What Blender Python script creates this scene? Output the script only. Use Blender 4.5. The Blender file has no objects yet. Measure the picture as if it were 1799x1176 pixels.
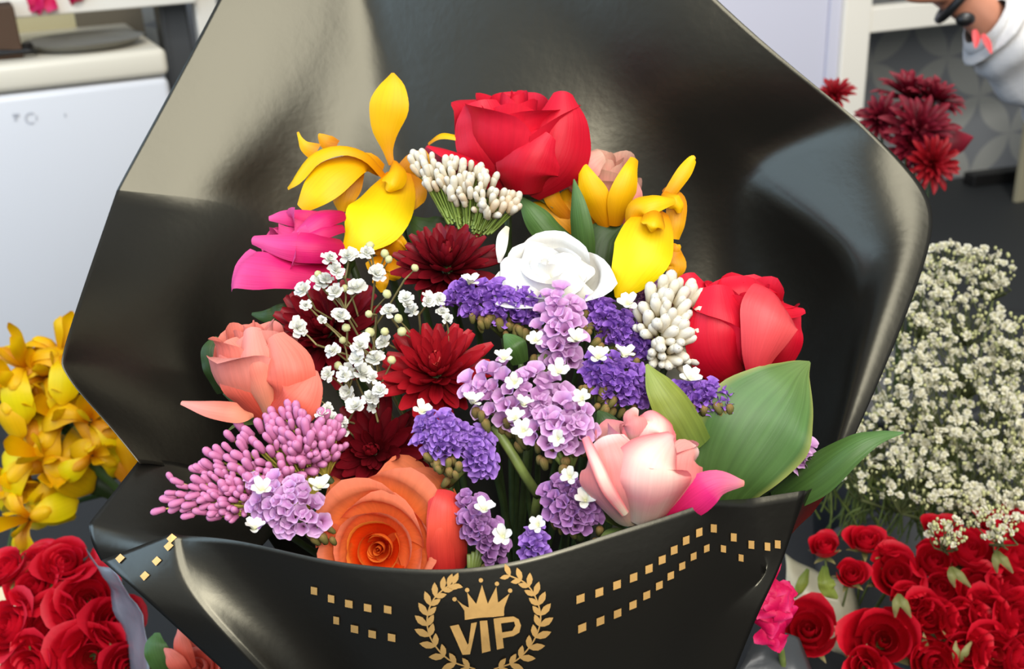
import bpy, bmesh, math, random
from mathutils import Vector, Matrix, noise
from mathutils.bvhtree import BVHTree

random.seed(11)
sc = bpy.context.scene
COL = sc.collection

# ------------------------------------------------------------------ camera
PITCH, ROLL, FPX, CZ = math.radians(23), math.radians(2.5), 1929.0, 0.9
CAM = Vector((0, 0, CZ))
FWD = Vector((0, math.cos(PITCH), -math.sin(PITCH)))
_r0, _u0 = Vector((1, 0, 0)), Vector((0, math.sin(PITCH), math.cos(PITCH)))
RGT = _r0*math.cos(ROLL) - _u0*math.sin(ROLL)
UPV = _u0*math.cos(ROLL) + _r0*math.sin(ROLL)
BCK = -FWD
cam_data = bpy.data.cameras.new('camera')
cam = bpy.data.objects.new('camera', cam_data)
COL.objects.link(cam)
m = Matrix.Identity(4)
for i in range(3):
    m[i][0], m[i][1], m[i][2], m[i][3] = RGT[i], UPV[i], BCK[i], CAM[i]
cam.matrix_world = m
cam_data.sensor_width = 36
cam_data.lens = 36*FPX/1799
cam_data.clip_start = 0.02
cam_data.dof.use_dof = True
cam_data.dof.focus_distance = 0.54
cam_data.dof.aperture_fstop = 13
sc.camera = cam

# ------------------------------------------------------------------ light
sc.view_settings.view_transform = 'Standard'
sc.view_settings.look = 'None'
sc.view_settings.gamma = 1
sc.view_settings.use_curve_mapping = False
sc.view_settings.exposure = 0.22
world = bpy.data.worlds.new('daylight')
sc.world = world
world.use_nodes = True
bg = world.node_tree.nodes['Background']
bg.inputs[0].default_value = (0.86, 0.93, 1.0, 1)
bg.inputs[1].default_value = 0.30

def area(name, loc, target, size, power, color=(1, 1, 1), size_y=None):
    l = bpy.data.lights.new(name, 'AREA')
    l.energy, l.color, l.size = power, color, size
    if size_y:
        l.shape = 'RECTANGLE'; l.size_y = size_y
    o = bpy.data.objects.new(name, l)
    COL.objects.link(o)
    o.location = loc
    o.rotation_euler = (Vector(target) - Vector(loc)).to_track_quat('-Z', 'Y').to_euler()
    return o
# daylight from the open shop front above and behind the camera, added fill spots that brighten shelf wall and refrigerator, weak phone flash
area('shop_front_daylight', (.33, -.70, 2.17), (-.05, .6, .7), 1.5, 62, (1, .97, .91), 2.0)
sl = bpy.data.lights.new('shelf_fill_spot', 'SPOT')
sl.energy, sl.color, sl.spot_size, sl.spot_blend, sl.shadow_soft_size = 130, (1, .98, .94), math.radians(78), .5, .12
fl = bpy.data.lights.new('fridge_fill_spot', 'SPOT')
fl.energy, fl.color, fl.spot_size, fl.spot_blend, fl.shadow_soft_size = 42, (1, .99, .97), math.radians(44), .4, .10
fo = bpy.data.objects.new('fridge_fill_spot', fl); COL.objects.link(fo)
fo.location = (-.45, .35, 2.3)
fo.rotation_euler = (Vector((-.85, 1.5, .45)) - fo.location).to_track_quat('-Z', 'Y').to_euler()
so = bpy.data.objects.new('shelf_fill_spot', sl); COL.objects.link(so)
so.location = (1.0, 1.3, 2.4)
so.rotation_euler = (Vector((1.05, 2.4, .35)) - so.location).to_track_quat('-Z', 'Y').to_euler()
area('left_blue_fill', (-1.75, .08, 1.5), (.25, .62, .75), 1.7, 28, (.46, .68, 1))  # added bluish fill from the left, brightens the paper facets; no window there
area('phone_flash', CAM + RGT*0.05 + UPV*0.07 - FWD*0.02, CAM + FWD, 0.05, 0.7, (1, .95, .86))

# ------------------------------------------------------------------ helpers
def P(px, py, d):
    return CAM + d*(FWD + RGT*((px-899.5)/FPX) + UPV*((588-py)/FPX))

def dirv(r, u, b):
    return (RGT*r + UPV*u + BCK*b).normalized()

def lin(c):
    return tuple(((x/255)/12.92 if x/255 <= .04045 else ((x/255+.055)/1.055)**2.4) for x in c)

def mesh(name, verts, faces, mat=None, uvs=None, smooth=True):
    me = bpy.data.meshes.new(name)
    me.from_pydata([tuple(v) for v in verts], [], faces)
    if uvs:
        uvl = me.uv_layers.new(name='UVMap')
        for l in me.loops:
            uvl.data[l.index].uv = uvs[l.vertex_index]
    if smooth:
        me.polygons.foreach_set('use_smooth', [True]*len(me.polygons))
    if mat:
        me.materials.append(mat)
    me.update()
    return me

def put(name, me, parent=None, mat4=None):
    o = bpy.data.objects.new(name, me)
    COL.objects.link(o)
    if parent:
        o.parent = parent
    if mat4 is not None:
        o.matrix_local = mat4
    return o

def tag(o, label, cat, group=None, kind=None):
    o['label'] = label
    o['category'] = cat
    if group: o['group'] = group
    if kind: o['kind'] = kind
    return o

def thing(name, label, cat, loc, group=None):
    o = bpy.data.objects.new(name, None)
    COL.objects.link(o)
    o.location = loc
    o.empty_display_size = .01
    return tag(o, label, cat, group)

def structure(o, label=None):
    o['kind'] = 'structure'
    if label: o['label'] = label
    return o

def world_part(name, verts, faces, mat, parent, uvs=None, smooth=True):
    """verts are world coordinates; the parent Empty carries only a location"""
    off = parent.location if parent else Vector((0, 0, 0))
    return put(name, mesh(name, [Vector(v)-off for v in verts], faces, mat, uvs, smooth), parent)

def copy_tree(o, parent=None):
    c = o.copy()
    COL.objects.link(c)
    if parent: c.parent = parent
    for ch in o.children:
        copy_tree(ch, c)
    return c

def frame_mat(loc, z, roll=0, scale=1):
    z = z.normalized()
    x = (UPV if abs(z.dot(UPV)) < .95 else RGT).cross(z).normalized()
    y = z.cross(x)
    M = Matrix.Identity(4)
    for i in range(3):
        M[i][0], M[i][1], M[i][2] = x[i], y[i], z[i]
    M = M @ Matrix.Rotation(roll, 4, 'Z') @ Matrix.Scale(scale, 4)
    M.translation = loc
    return M

class MB:
    def __init__(s): s.v, s.f, s.uv = [], [], []
    def add(s, v, f, uv=None):
        n = len(s.v)
        s.v += [Vector(x) for x in v]
        s.f += [tuple(i+n for i in q) for q in f]
        s.uv += uv if uv else [(0, 0)]*len(v)
        return s
    def part(s, name, mat, parent, smooth=True):
        return world_part(name, s.v, s.f, mat, parent, s.uv, smooth)

def tube(pts, radii, n=6, cap=True):
    pts = [Vector(p) for p in pts]
    v, f, uv = [], [], []
    prev = None
    for i, p in enumerate(pts):
        t = (pts[min(i+1, len(pts)-1)] - pts[max(i-1, 0)]).normalized()
        a = prev if prev is not None else (Vector((1, 0, 0)) if abs(t.x) < .8 else Vector((0, 1, 0)))
        a = (a - t*a.dot(t)).normalized()
        prev = a
        b = t.cross(a)
        r = radii[i] if hasattr(radii, '__len__') else radii
        for k in range(n):
            an = 2*math.pi*k/n
            v.append(p + (a*math.cos(an) + b*math.sin(an))*r)
            uv.append((k/n, i/(len(pts)-1)))
    for i in range(len(pts)-1):
        for k in range(n):
            f.append((i*n+k, i*n+(k+1) % n, (i+1)*n+(k+1) % n, (i+1)*n+k))
    if cap:
        f.append(tuple(range(n))[::-1])
        f.append(tuple(range((len(pts)-1)*n, len(pts)*n)))
    return v, f, uv

def spline(pts, n):
    """Catmull-Rom through Vectors / tuples of floats"""
    pts = [Vector(p) for p in pts]
    if len(pts) == 2:
        return [pts[0].lerp(pts[1], i/(n-1)) for i in range(n)]
    e = [pts[0]*2-pts[1]] + pts + [pts[-1]*2-pts[-2]]
    out = []
    for i in range(n):
        x = i/(n-1)*(len(pts)-1)
        k = min(int(x), len(pts)-2)
        t = x-k
        a, b, c, d = e[k:k+4]
        out.append(.5*((2*b) + (c-a)*t + (2*a-5*b+4*c-d)*t*t + (3*b-a-3*c+d)*t**3))
    return out

def lathe(profile, n=24):
    v, f = [], []
    for r, z in profile:
        for k in range(n):
            a = 2*math.pi*k/n
            v.append(Vector((r*math.cos(a), r*math.sin(a), z)))
    for i in range(len(profile)-1):
        for k in range(n):
            f.append((i*n+k, i*n+(k+1) % n, (i+1)*n+(k+1) % n, (i+1)*n+k))
    return v, f

def ball(c, rx, ry=None, rz=None, n=10, m=7):
    ry, rz = ry or rx, rz or rx
    c = Vector(c)
    v = [c+Vector((0, 0, rz))]
    for i in range(1, m):
        t = math.pi*i/m
        for k in range(n):
            a = 2*math.pi*k/n
            v.append(c+Vector((rx*math.sin(t)*math.cos(a), ry*math.sin(t)*math.sin(a), rz*math.cos(t))))
    v.append(c-Vector((0, 0, rz)))
    f = [(0, 1+k, 1+(k+1) % n) for k in range(n)]
    for i in range(m-2):
        for k in range(n):
            f.append((1+i*n+k, 1+(i+1)*n+k, 1+(i+1)*n+(k+1) % n, 1+i*n+(k+1) % n))
    L = len(v)-1
    f += [(L, L-n+(k+1) % n, L-n+k) for k in range(n)]
    return v, f

# ------------------------------------------------------------------ materials
def base_mat(name):
    m = bpy.data.materials.new(name)
    m.use_nodes = True
    return m, m.node_tree.nodes, m.node_tree.links, m.node_tree.nodes['Principled BSDF']

def plain(name, rgb, rough=.6, metal=0, spec=.5, var=0, scale=40, bump=0, bscale=200):
    m, N, L, b = base_mat(name)
    c = lin(rgb)
    b.inputs['Base Color'].default_value = (*c, 1)
    b.inputs['Roughness'].default_value = rough
    b.inputs['Metallic'].default_value = metal
    b.inputs['Specular IOR Level'].default_value = spec
    tc = N.new('ShaderNodeTexCoord')
    if var:
        n = N.new('ShaderNodeTexNoise'); n.inputs['Scale'].default_value = scale; n.inputs['Detail'].default_value = 4
        L.new(tc.outputs['Object'], n.inputs['Vector'])
        r = N.new('ShaderNodeValToRGB')
        r.color_ramp.elements[0].position, r.color_ramp.elements[1].position = .3, .7
        r.color_ramp.elements[0].color = (*[x*(1-var) for x in c], 1)
        r.color_ramp.elements[1].color = (*[min(1, x*(1+var)) for x in c], 1)
        L.new(n.outputs['Fac'], r.inputs['Fac']); L.new(r.outputs['Color'], b.inputs['Base Color'])
    if bump:
        n = N.new('ShaderNodeTexNoise'); n.inputs['Scale'].default_value = bscale; n.inputs['Detail'].default_value = 5
        L.new(tc.outputs['Object'], n.inputs['Vector'])
        bp = N.new('ShaderNodeBump'); bp.inputs['Strength'].default_value = bump; bp.inputs['Distance'].default_value = .002
        L.new(n.outputs['Fac'], bp.inputs['Height']); L.new(bp.outputs['Normal'], b.inputs['Normal'])
    return m

ALB = .84      # pigments below are read at full light; petals reflect a little less than all of it
def petal_mat(name, stops, rough=.5, trans=.18, vein=.12, vscale=(26, 2.2), spec=.3, side=None, bump=.25):
    """stops: [(position along the petal, (r,g,b))]; pigment follows the petal's own uv"""
    m, N, L, b = base_mat(name)
    uv = N.new('ShaderNodeUVMap')
    sep = N.new('ShaderNodeSeparateXYZ'); L.new(uv.outputs['UV'], sep.inputs[0])
    tc = N.new('ShaderNodeTexCoord')
    no = N.new('ShaderNodeTexNoise'); no.inputs['Scale'].default_value = 60
    L.new(tc.outputs['Object'], no.inputs['Vector'])
    ad = N.new('ShaderNodeMath'); ad.operation = 'MULTIPLY_ADD'
    L.new(no.outputs['Fac'], ad.inputs[0]); ad.inputs[1].default_value = .16
    sub = N.new('ShaderNodeMath'); sub.operation = 'SUBTRACT'; L.new(sep.outputs['Y'], sub.inputs[0]); sub.inputs[1].default_value = .08
    L.new(sub.outputs[0], ad.inputs[2])
    r = N.new('ShaderNodeValToRGB')
    els = r.color_ramp.elements
    while len(els) < len(stops): els.new(.5)
    for e, (p, c) in zip(els, stops):
        e.position = p; e.color = (*[ALB*x for x in lin(c)], 1)
    L.new(ad.outputs[0], r.inputs['Fac'])
    col = r.outputs['Color']
    mp = N.new('ShaderNodeMapping'); mp.inputs['Scale'].default_value = (vscale[0], vscale[1], 1)
    L.new(uv.outputs['UV'], mp.inputs['Vector'])
    vn = N.new('ShaderNodeTexNoise'); vn.inputs['Scale'].default_value = 1.0; vn.inputs['Detail'].default_value = 3
    L.new(mp.outputs[0], vn.inputs['Vector'])
    if vein:
        mr = N.new('ShaderNodeMapRange'); mr.inputs[1].default_value = .3; mr.inputs[2].default_value = .7
        mr.inputs[3].default_value = 1-vein; mr.inputs[4].default_value = 1+vein*.6
        L.new(vn.outputs['Fac'], mr.inputs[0])
        mx = N.new('ShaderNodeVectorMath'); mx.operation = 'SCALE'
        L.new(col, mx.inputs[0]); L.new(mr.outputs[0], mx.inputs['Scale'])
        col = mx.outputs[0]
    if side:
        # coloured margin along both side edges
        a = N.new('ShaderNodeMath'); a.operation = 'SUBTRACT'; L.new(sep.outputs['X'], a.inputs[0]); a.inputs[1].default_value = .5
        ab = N.new('ShaderNodeMath'); ab.operation = 'ABSOLUTE'; L.new(a.outputs[0], ab.inputs[0])
        m2 = N.new('ShaderNodeMapRange'); m2.inputs[1].default_value = side[1]; m2.inputs[2].default_value = .5
        L.new(ab.outputs[0], m2.inputs[0])
        mi = N.new('ShaderNodeMix'); mi.data_type = 'RGBA'
        L.new(m2.outputs[0], mi.inputs['Factor']); L.new(col, mi.inputs['A']); mi.inputs['B'].default_value = (*[ALB*x for x in lin(side[0])], 1)
        col = mi.outputs['Result']
    L.new(col, b.inputs['Base Color'])
    b.inputs['Roughness'].default_value = rough
    b.inputs['Specular IOR Level'].default_value = spec
    if bump:
        bp = N.new('ShaderNodeBump'); bp.inputs['Strength'].default_value = bump; bp.inputs['Distance'].default_value = .0006
        L.new(vn.outputs['Fac'], bp.inputs['Height']); L.new(bp.outputs['Normal'], b.inputs['Normal'])
    if trans:
        t = N.new('ShaderNodeBsdfTranslucent'); L.new(col, t.inputs['Color'])
        ms = N.new('ShaderNodeMixShader'); ms.inputs[0].default_value = trans
        L.new(b.outputs[0], ms.inputs[1]); L.new(t.outputs[0], ms.inputs[2])
        L.new(ms.outputs[0], N['Material Output'].inputs['Surface'])
    return m

M = {}
M['stem'] = plain('stem_green', (104, 118, 58), .5, var=.3, scale=90)
M['stem_dark'] = plain('stem_dark_green', (58, 74, 34), .5, var=.3, scale=90)
M['white_paint'] = plain('white_painted_metal', (238, 232, 218), .35)
M['panel'] = plain('pale_lilac_panel', (206, 205, 218), .45)
# ------------------------------------------------------------------ setting
YAW = math.radians(25)
WAX = Vector((math.cos(YAW), math.sin(YAW), 0))      # along the back wall, to the right and away
NAX = Vector((math.sin(YAW), -math.cos(YAW), 0))     # out of the back wall, towards the stall
ZAX = Vector((0, 0, 1))

def ray(px, py): return (FWD + RGT*((px-899.5)/FPX) + UPV*((588-py)/FPX)).normalized()
def on_floor(px, py, z=0):
    r = ray(px, py); return CAM + r*((z-CZ)/r.z)
class Plane:
    """a vertical plane parallel to the back wall through a ground point"""
    def __init__(s, o, yaw=25):
        y = math.radians(yaw)
        s.o = Vector((o.x, o.y, 0))
        s.w, s.n = Vector((math.cos(y), math.sin(y), 0)), Vector((math.sin(y), -math.cos(y), 0))
    def at(s, px, py):
        r = ray(px, py)
        p = CAM + r*((s.o-CAM).dot(s.n)/r.dot(s.n)) - s.o
        return p.dot(s.w), p.z
    def pt(s, a, z, n=0): return s.o + s.w*a + ZAX*z + s.n*n
    def box(s, a0, a1, z0, z1, n0, n1, bevel=0):
        v = [s.pt(a, z, n) for a in (a0, a1) for z in (z0, z1) for n in (n0, n1)]
        f = [(0, 1, 3, 2), (4, 6, 7, 5), (0, 4, 5, 1), (2, 3, 7, 6), (0, 2, 6, 4), (1, 5, 7, 3)]
        if bevel:
            bm = bmesh.new()
            bv = [bm.verts.new(x) for x in v]
            for q in f: bm.faces.new([bv[i] for i in q])
            bmesh.ops.recalc_face_normals(bm, faces=bm.faces)
            bmesh.ops.bevel(bm, geom=bm.edges[:], offset=bevel, segments=3, affect='EDGES', profile=.5)
            v = [x.co.copy() for x in bm.verts]
            bm.verts.index_update()
            f = [tuple(x.index for x in q.verts) for q in bm.faces]
            bm.free()
        return v, f

# floor: dark slate slabs
m_, N_, L_, b_ = base_mat('dark_slate_floor')
tc = N_.new('ShaderNodeTexCoord')
br = N_.new('ShaderNodeTexBrick')
br.offset = .5
br.inputs['Color1'].default_value = (*lin((33, 35, 36)), 1)
br.inputs['Color2'].default_value = (*lin((29, 31, 32)), 1)
br.inputs['Mortar'].default_value = (*lin((22, 22, 23)), 1)
br.inputs['Scale'].default_value = .42
br.inputs['Row Height'].default_value = .5
br.inputs['Mortar Size'].default_value = .003
mp = N_.new('ShaderNodeMapping'); mp.inputs['Rotation'].default_value = (0, 0, YAW)
L_.new(tc.outputs['Object'], mp.inputs[0]); L_.new(mp.outputs[0], br.inputs['Vector'])
L_.new(br.outputs['Color'], b_.inputs['Base Color']); b_.inputs['Roughness'].default_value = .65
structure(put('floor', mesh('floor', [(-4, -2, 0), (5, -2, 0), (5, 6, 0), (-4, 6, 0)], [(0, 1, 2, 3)], m_)), 'dark grey slate floor')

# back wall: tiles with a grey overlapping-petal pattern
wall_pl = Plane(on_floor(1640, 318), 14)
m_, N_, L_, b_ = base_mat('grey_petal_pattern_tiles')
uv = N_.new('ShaderNodeUVMap')
def mnode(op, a, b=None, c=None):
    n = N_.new('ShaderNodeMath'); n.operation = op
    for i, x in enumerate((a, b, c)):
        if x is None: continue
        if isinstance(x, (int, float)): n.inputs[i].default_value = x
        else: L_.new(x, n.inputs[i])
    return n.outputs[0]
sp = N_.new('ShaderNodeSeparateXYZ'); L_.new(uv.outputs['UV'], sp.inputs[0])
fx = mnode('FRACT', sp.outputs['X']); fy = mnode('FRACT', sp.outputs['Y'])
cnt = None
for cx, cy in ((0, 0), (1, 0), (0, 1), (1, 1)):
    dx = mnode('SUBTRACT', fx, cx); dy = mnode('SUBTRACT', fy, cy)
    d = mnode('SQRT', mnode('ADD', mnode('MULTIPLY', dx, dx), mnode('MULTIPLY', dy, dy)))
    ins = mnode('LESS_THAN', d, .705)
    cnt = ins if cnt is None else mnode('ADD', cnt, ins)
two = mnode('GREATER_THAN', cnt, 1.5)
mi = N_.new('ShaderNodeMix'); mi.data_type = 'RGBA'
L_.new(two, mi.inputs['Factor'])
mi.inputs['A'].default_value = (*lin((128, 130, 132)), 1); mi.inputs['B'].default_value = (*lin((158, 158, 152)), 1)
L_.new(mi.outputs['Result'], b_.inputs['Base Color']); b_.inputs['Roughness'].default_value = .4
T = .17
v = [wall_pl.pt(a, z) for a, z in ((-4, 0), (3, 0), (3, 2.6), (-4, 2.6))]
me = mesh('wall_back', v, [(0, 1, 2, 3)], m_, [(a/T*.7071+z/T*.7071, -a/T*.7071+z/T*.7071) for a, z in ((-4, 0), (3, 0), (3, 2.6), (-4, 2.6))])
structure(put('wall_back', me), 'grey tiled wall with overlapping petal pattern')

# white fridge on the left
fr = Plane(on_floor(60, 700))
a1, z_r = fr.at(290, 80)
_, z_l = fr.at(0, 117)
ztop = (z_r+z_l)/2
a0 = a1-.62
M['fridge'] = plain('white_enamel', (226, 227, 230), .3)
M['cream'] = plain('cream_enamel_trim', (232, 224, 204), .35)
M['dark_gasket'] = plain('grey_gasket', (90, 88, 84), .7)
M['faint_print'] = plain('faint_grey_print', (186, 188, 194), .5)
_, zs = fr.at(150, 148)
t = thing('refrigerator', 'low white refrigerator with a cream top edge behind the bouquet', 'refrigerator', fr.pt((a0+a1)/2, 0, -.25))
MB().add(*fr.box(a0, a1, .012, zs-.004, -.5, -.05, .008)).part('body', M['fridge'], t, False)
MB().add(*fr.box(a0+.003, a1-.003, .03, zs-.004, -.046, 0, .012)).part('door', M['fridge'], t)
MB().add(*fr.box(a0, a1, zs, ztop, -.5, .004, .012)).part('top_trim', M['cream'], t)
lg = MB()
def stroke(pl, pts, w, n):
    """flat printed stroke on the plane, through pixel points"""
    q = [pl.at(*p) for p in pts]
    vv, ff = [], []
    for i, (a, z) in enumerate(q):
        b, c = q[max(i-1, 0)], q[min(i+1, len(q)-1)]
        tx, tz = c[0]-b[0], c[1]-b[1]; l = math.hypot(tx, tz) or 1
        vv += [pl.pt(a-tz/l*w, z+tx/l*w, n), pl.pt(a+tz/l*w, z-tx/l*w, n)]
        if i: ff.append((2*i-2, 2*i-1, 2*i+1, 2*i))
    lg.add(vv, ff)
cc = []
stroke(fr, [(22, 203), (34, 202)], .003, .0012); stroke(fr, [(28, 203), (27, 213)], .002, .0012)
stroke(fr, [(54+9*math.cos(math.radians(k)), 208+9*math.sin(math.radians(k))) for k in range(-50, -320, -20)], .0016, .0012)
stroke(fr, [(64, 203), (64, 212)], .0012, .0012); stroke(fr, [(114, 199), (115, 206)], .0015, .0012)
lg.part('badge_print', M['faint_print'], t, False)

# white shelving frame: posts, board on the left, rail on the right
fp = Plane(on_floor(60, 640))
pa0, _ = fp.at(345, 30); pa1, _ = fp.at(384, 30)
t = thing('shelf_post', 'white metal shelf post beside the refrigerator', 'post', fp.pt((pa0+pa1)/2, 0, 0))
MB().add(*fp.box(pa0, pa1, 0, 1.3, -.04, 0, .004)).part('upright', M['white_paint'], t, False)
bz0 = fp.at(0, 32)[1]
t = thing('shelf_board', 'white shelf board above the refrigerator', 'shelf', fp.pt(pa0-.3, bz0, -.15))
MB().add(*fp.box(pa0-.9, pa0-.001, bz0, bz0+.035, -.10, .03, .004)).part('board', M['white_paint'], t, False)
M['grey_metal'] = plain('dark_grey_metal', (84, 86, 88), .35, .3)
ga0, _ = fp.at(292, 60); ga1, _ = fp.at(343, 60)
t = thing('grey_upright', 'dark grey metal upright between refrigerator and white post', 'post', fp.pt((ga0+ga1)/2, 0, -.05))
mb = MB(); mb.add(*fp.box(ga0, ga1, 0, 1.25, -.12, -.05, .006))
mb.add(*fp.box(ga0+.006, ga0+.011, 0, 1.25, -.05, -.044, .001))
mb.part('channel', M['grey_metal'], t, False)
# beige back board seen in the gap above the refrigerator
M['beige'] = plain('beige_board', (206, 194, 150), .6)
M['brown_card'] = plain('brown_card', (78, 54, 34), .7)
M['black'] = plain('black_plastic', (22, 21, 20), .45)
M['steel'] = plain('brushed_tray_steel', (150, 148, 140), .35, .4)
ba1, _ = fp.at(160, 60)
t = tag(put('back_board', mesh('back_board', *fp.box(pa0-1.0, ba1, ztop*.6, bz0-.002, -.30, -.285), M['beige'], smooth=False)), 'beige board closing the back of the gap above the refrigerator', 'board')
M['taupe'] = plain('taupe_board', (112, 102, 84), .6)
tag(put('side_board', mesh('side_board', *fp.box(ba1+.002, ga0, ztop*.6, bz0-.002, -.30, -.285), M['taupe'], smooth=False)), 'taupe board at the back of the gap, right of the beige one', 'board')
def fridge_top(px, py):
    r = ray(px, py); return CAM + r*((ztop-CZ)/r.z)
bx = Plane(fr.pt(0, 0, -.05))
ca1, cz = bx.at(34, 60)
q, w_ = bx.box(ca1-.25, ca1, ztop, ztop+.09, -.15, 0, .003)
tag(put('brown_carton', mesh('brown_carton', q, w_, M['brown_card'], smooth=False)), 'brown carton standing on top of the refrigerator', 'carton')
tb = fr.pt(a1-.125, ztop+.004, -.115)
v, f = lathe([(.0, 0), (.085, 0), (.105, .012), (.108, .013), (.102, .011), (.083, .003), (.0, .003)], 36)
t = thing('steel_tray', 'round steel tray lying on top of the refrigerator', 'tray', tb)
put('dish', mesh('dish', v, f, M['steel']), t)
mb = MB()
for k in range(5):
    pts = [fr.pt(a1-.50+.07*i+random.uniform(-.01, .01), ztop+.006+.010*abs(math.sin(i*1.3+k)), -.04-.02*k+.014*math.sin(i*2+k)) for i in range(5)]
    mb.add(*tube(spline(pts, 24), .004))
tag(mb.part('black_cable', M['black'], None), 'tangle of black cable on top of the refrigerator', 'cable')

# right: white panel, post, rail
wp = Plane(on_floor(1500, 395), 20)
pa, _ = wp.at(1482, 60); pb, _ = wp.at(1529, 60)
t = thing('door_post', 'tall white post between lilac panel and patterned wall', 'post', wp.pt((pa+pb)/2, 0, 0))
MB().add(*wp.box(pa, pb, 0, 1.6, -.05, 0, .004)).part('upright', M['white_paint'], t, False)
pc, _ = wp.at(1462, 60)
tag(put('trim_strip', mesh('trim_strip', *wp.box(pc, pa-.001, 0, 1.6, -.045, -.012, .002), M['panel'], smooth=False)), 'narrow grey strip beside the tall white post', 'trim')
tag(put('white_panel', mesh('white_panel', *wp.box(pc-.75, pc-.001, 0, 1.6, -.045, -.02, .002), M['panel'], smooth=False)), 'pale lilac panel behind the top of the wrapping', 'panel')
rz1 = wp.at(1560, 12)[1]; rz0 = wp.at(1560, 56)[1]
t = thing('shelf_rail', 'white shelf rail running right from the tall white post', 'rail', wp.pt(pb+.3, rz0, 0))
MB().add(*wp.box(pb+.001, pb+1.0, rz0, rz1, -.06, -.005, .004)).part('rail_bar', M['white_paint'], t, False)
tag(put('dark_shelf_top', mesh('dark_shelf_top', *wp.box(pb+.001, pb+1.0, rz1-.02, rz1-.001, -.5, -.061, .001), M['grey_metal'], smooth=False)), 'dark grey shelf top behind the white rail', 'shelf')
ka, kz = wp.at(1772, 290)
tag(put('leaning_board', mesh('leaning_board', *wp.box(ka, ka+.4, 0.0, wp.at(1790, 130)[1], .03, .045, .002), plain('khaki_board', (150, 142, 116), .6), smooth=False)), 'khaki board standing below the white rail at the far right', 'board')
kp = Plane(on_floor(1700, 325), 14)
ka, _ = kp.at(1700, 310)
tag(put('black_plinth', mesh('black_plinth', *kp.box(ka, ka+.7, 0, .035, -.02, .03, .004), M['black'], smooth=False)), 'low black plinth on the floor along the patterned wall', 'plinth')

# ------------------------------------------------------------------ wrapping paper
m_, N_, L_, b_ = base_mat('black_satin_wrapping')
b_.inputs['Base Color'].default_value = (*lin((19, 17, 15)), 1)
b_.inputs['Roughness'].default_value = .33
b_.inputs['Specular IOR Level'].default_value = .85
b_.inputs['Specular Tint'].default_value = (1, .95, .74, 1)
tc = N_.new('ShaderNodeTexCoord')
n1 = N_.new('ShaderNodeTexNoise'); n1.inputs['Scale'].default_value = 260; n1.inputs['Detail'].default_value = 3
n2 = N_.new('ShaderNodeTexNoise'); n2.inputs['Scale'].default_value = 42; n2.inputs['Detail'].default_value = 3
for n in (n1, n2): L_.new(tc.outputs['Object'], n.inputs['Vector'])
ad = N_.new('ShaderNodeMath'); ad.operation = 'MULTIPLY_ADD'
L_.new(n1.outputs['Fac'], ad.inputs[0]); ad.inputs[1].default_value = .22; L_.new(n2.outputs['Fac'], ad.inputs[2])
bp = N_.new('ShaderNodeBump'); bp.inputs['Strength'].default_value = .32; bp.inputs['Distance'].default_value = .001
L_.new(ad.outputs[0], bp.inputs['Height']); L_.new(bp.outputs['Normal'], b_.inputs['Normal'])
M['paper'] = m_
M['gold'] = plain('gold_foil_print', (214, 168, 100), .42, .35, var=.12, scale=60)

def sheet(grid, creases=(), sub=3, name='sheet', parent=None, thick=.0002):
    """grid[row][col] of (px,py,d); creases: [((r,c),(r,c),weight)]"""
    R, C = len(grid), len(grid[0])
    bm = bmesh.new()
    V = [[bm.verts.new(P(*grid[r][c])) for c in range(C)] for r in range(R)]
    for r in range(R-1):
        for c in range(C-1):
            bm.faces.new((V[r][c], V[r+1][c], V[r+1][c+1], V[r][c+1]))
    lay = bm.edges.layers.float.new('crease_edge')
    for a, b, w in creases:
        e = bm.edges.get((V[a[0]][a[1]], V[b[0]][b[1]]))
        if e: e[lay] = w
    off = parent.location
    for x in bm.verts: x.co -= off
    me = bpy.data.meshes.new(name)
    bm.to_mesh(me); bm.free()
    me.polygons.foreach_set('use_smooth', [True]*len(me.polygons))
    me.materials.append(M['paper'])
    o = put(name, me, parent)
    s = o.modifiers.new('smooth', 'SUBSURF'); s.levels = s.render_levels = sub
    s.boundary_smooth = 'PRESERVE_CORNERS'
    if thick:
        k = o.modifiers.new('thickness', 'SOLIDIFY'); k.thickness = thick; k.offset = 0
    return o

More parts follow.
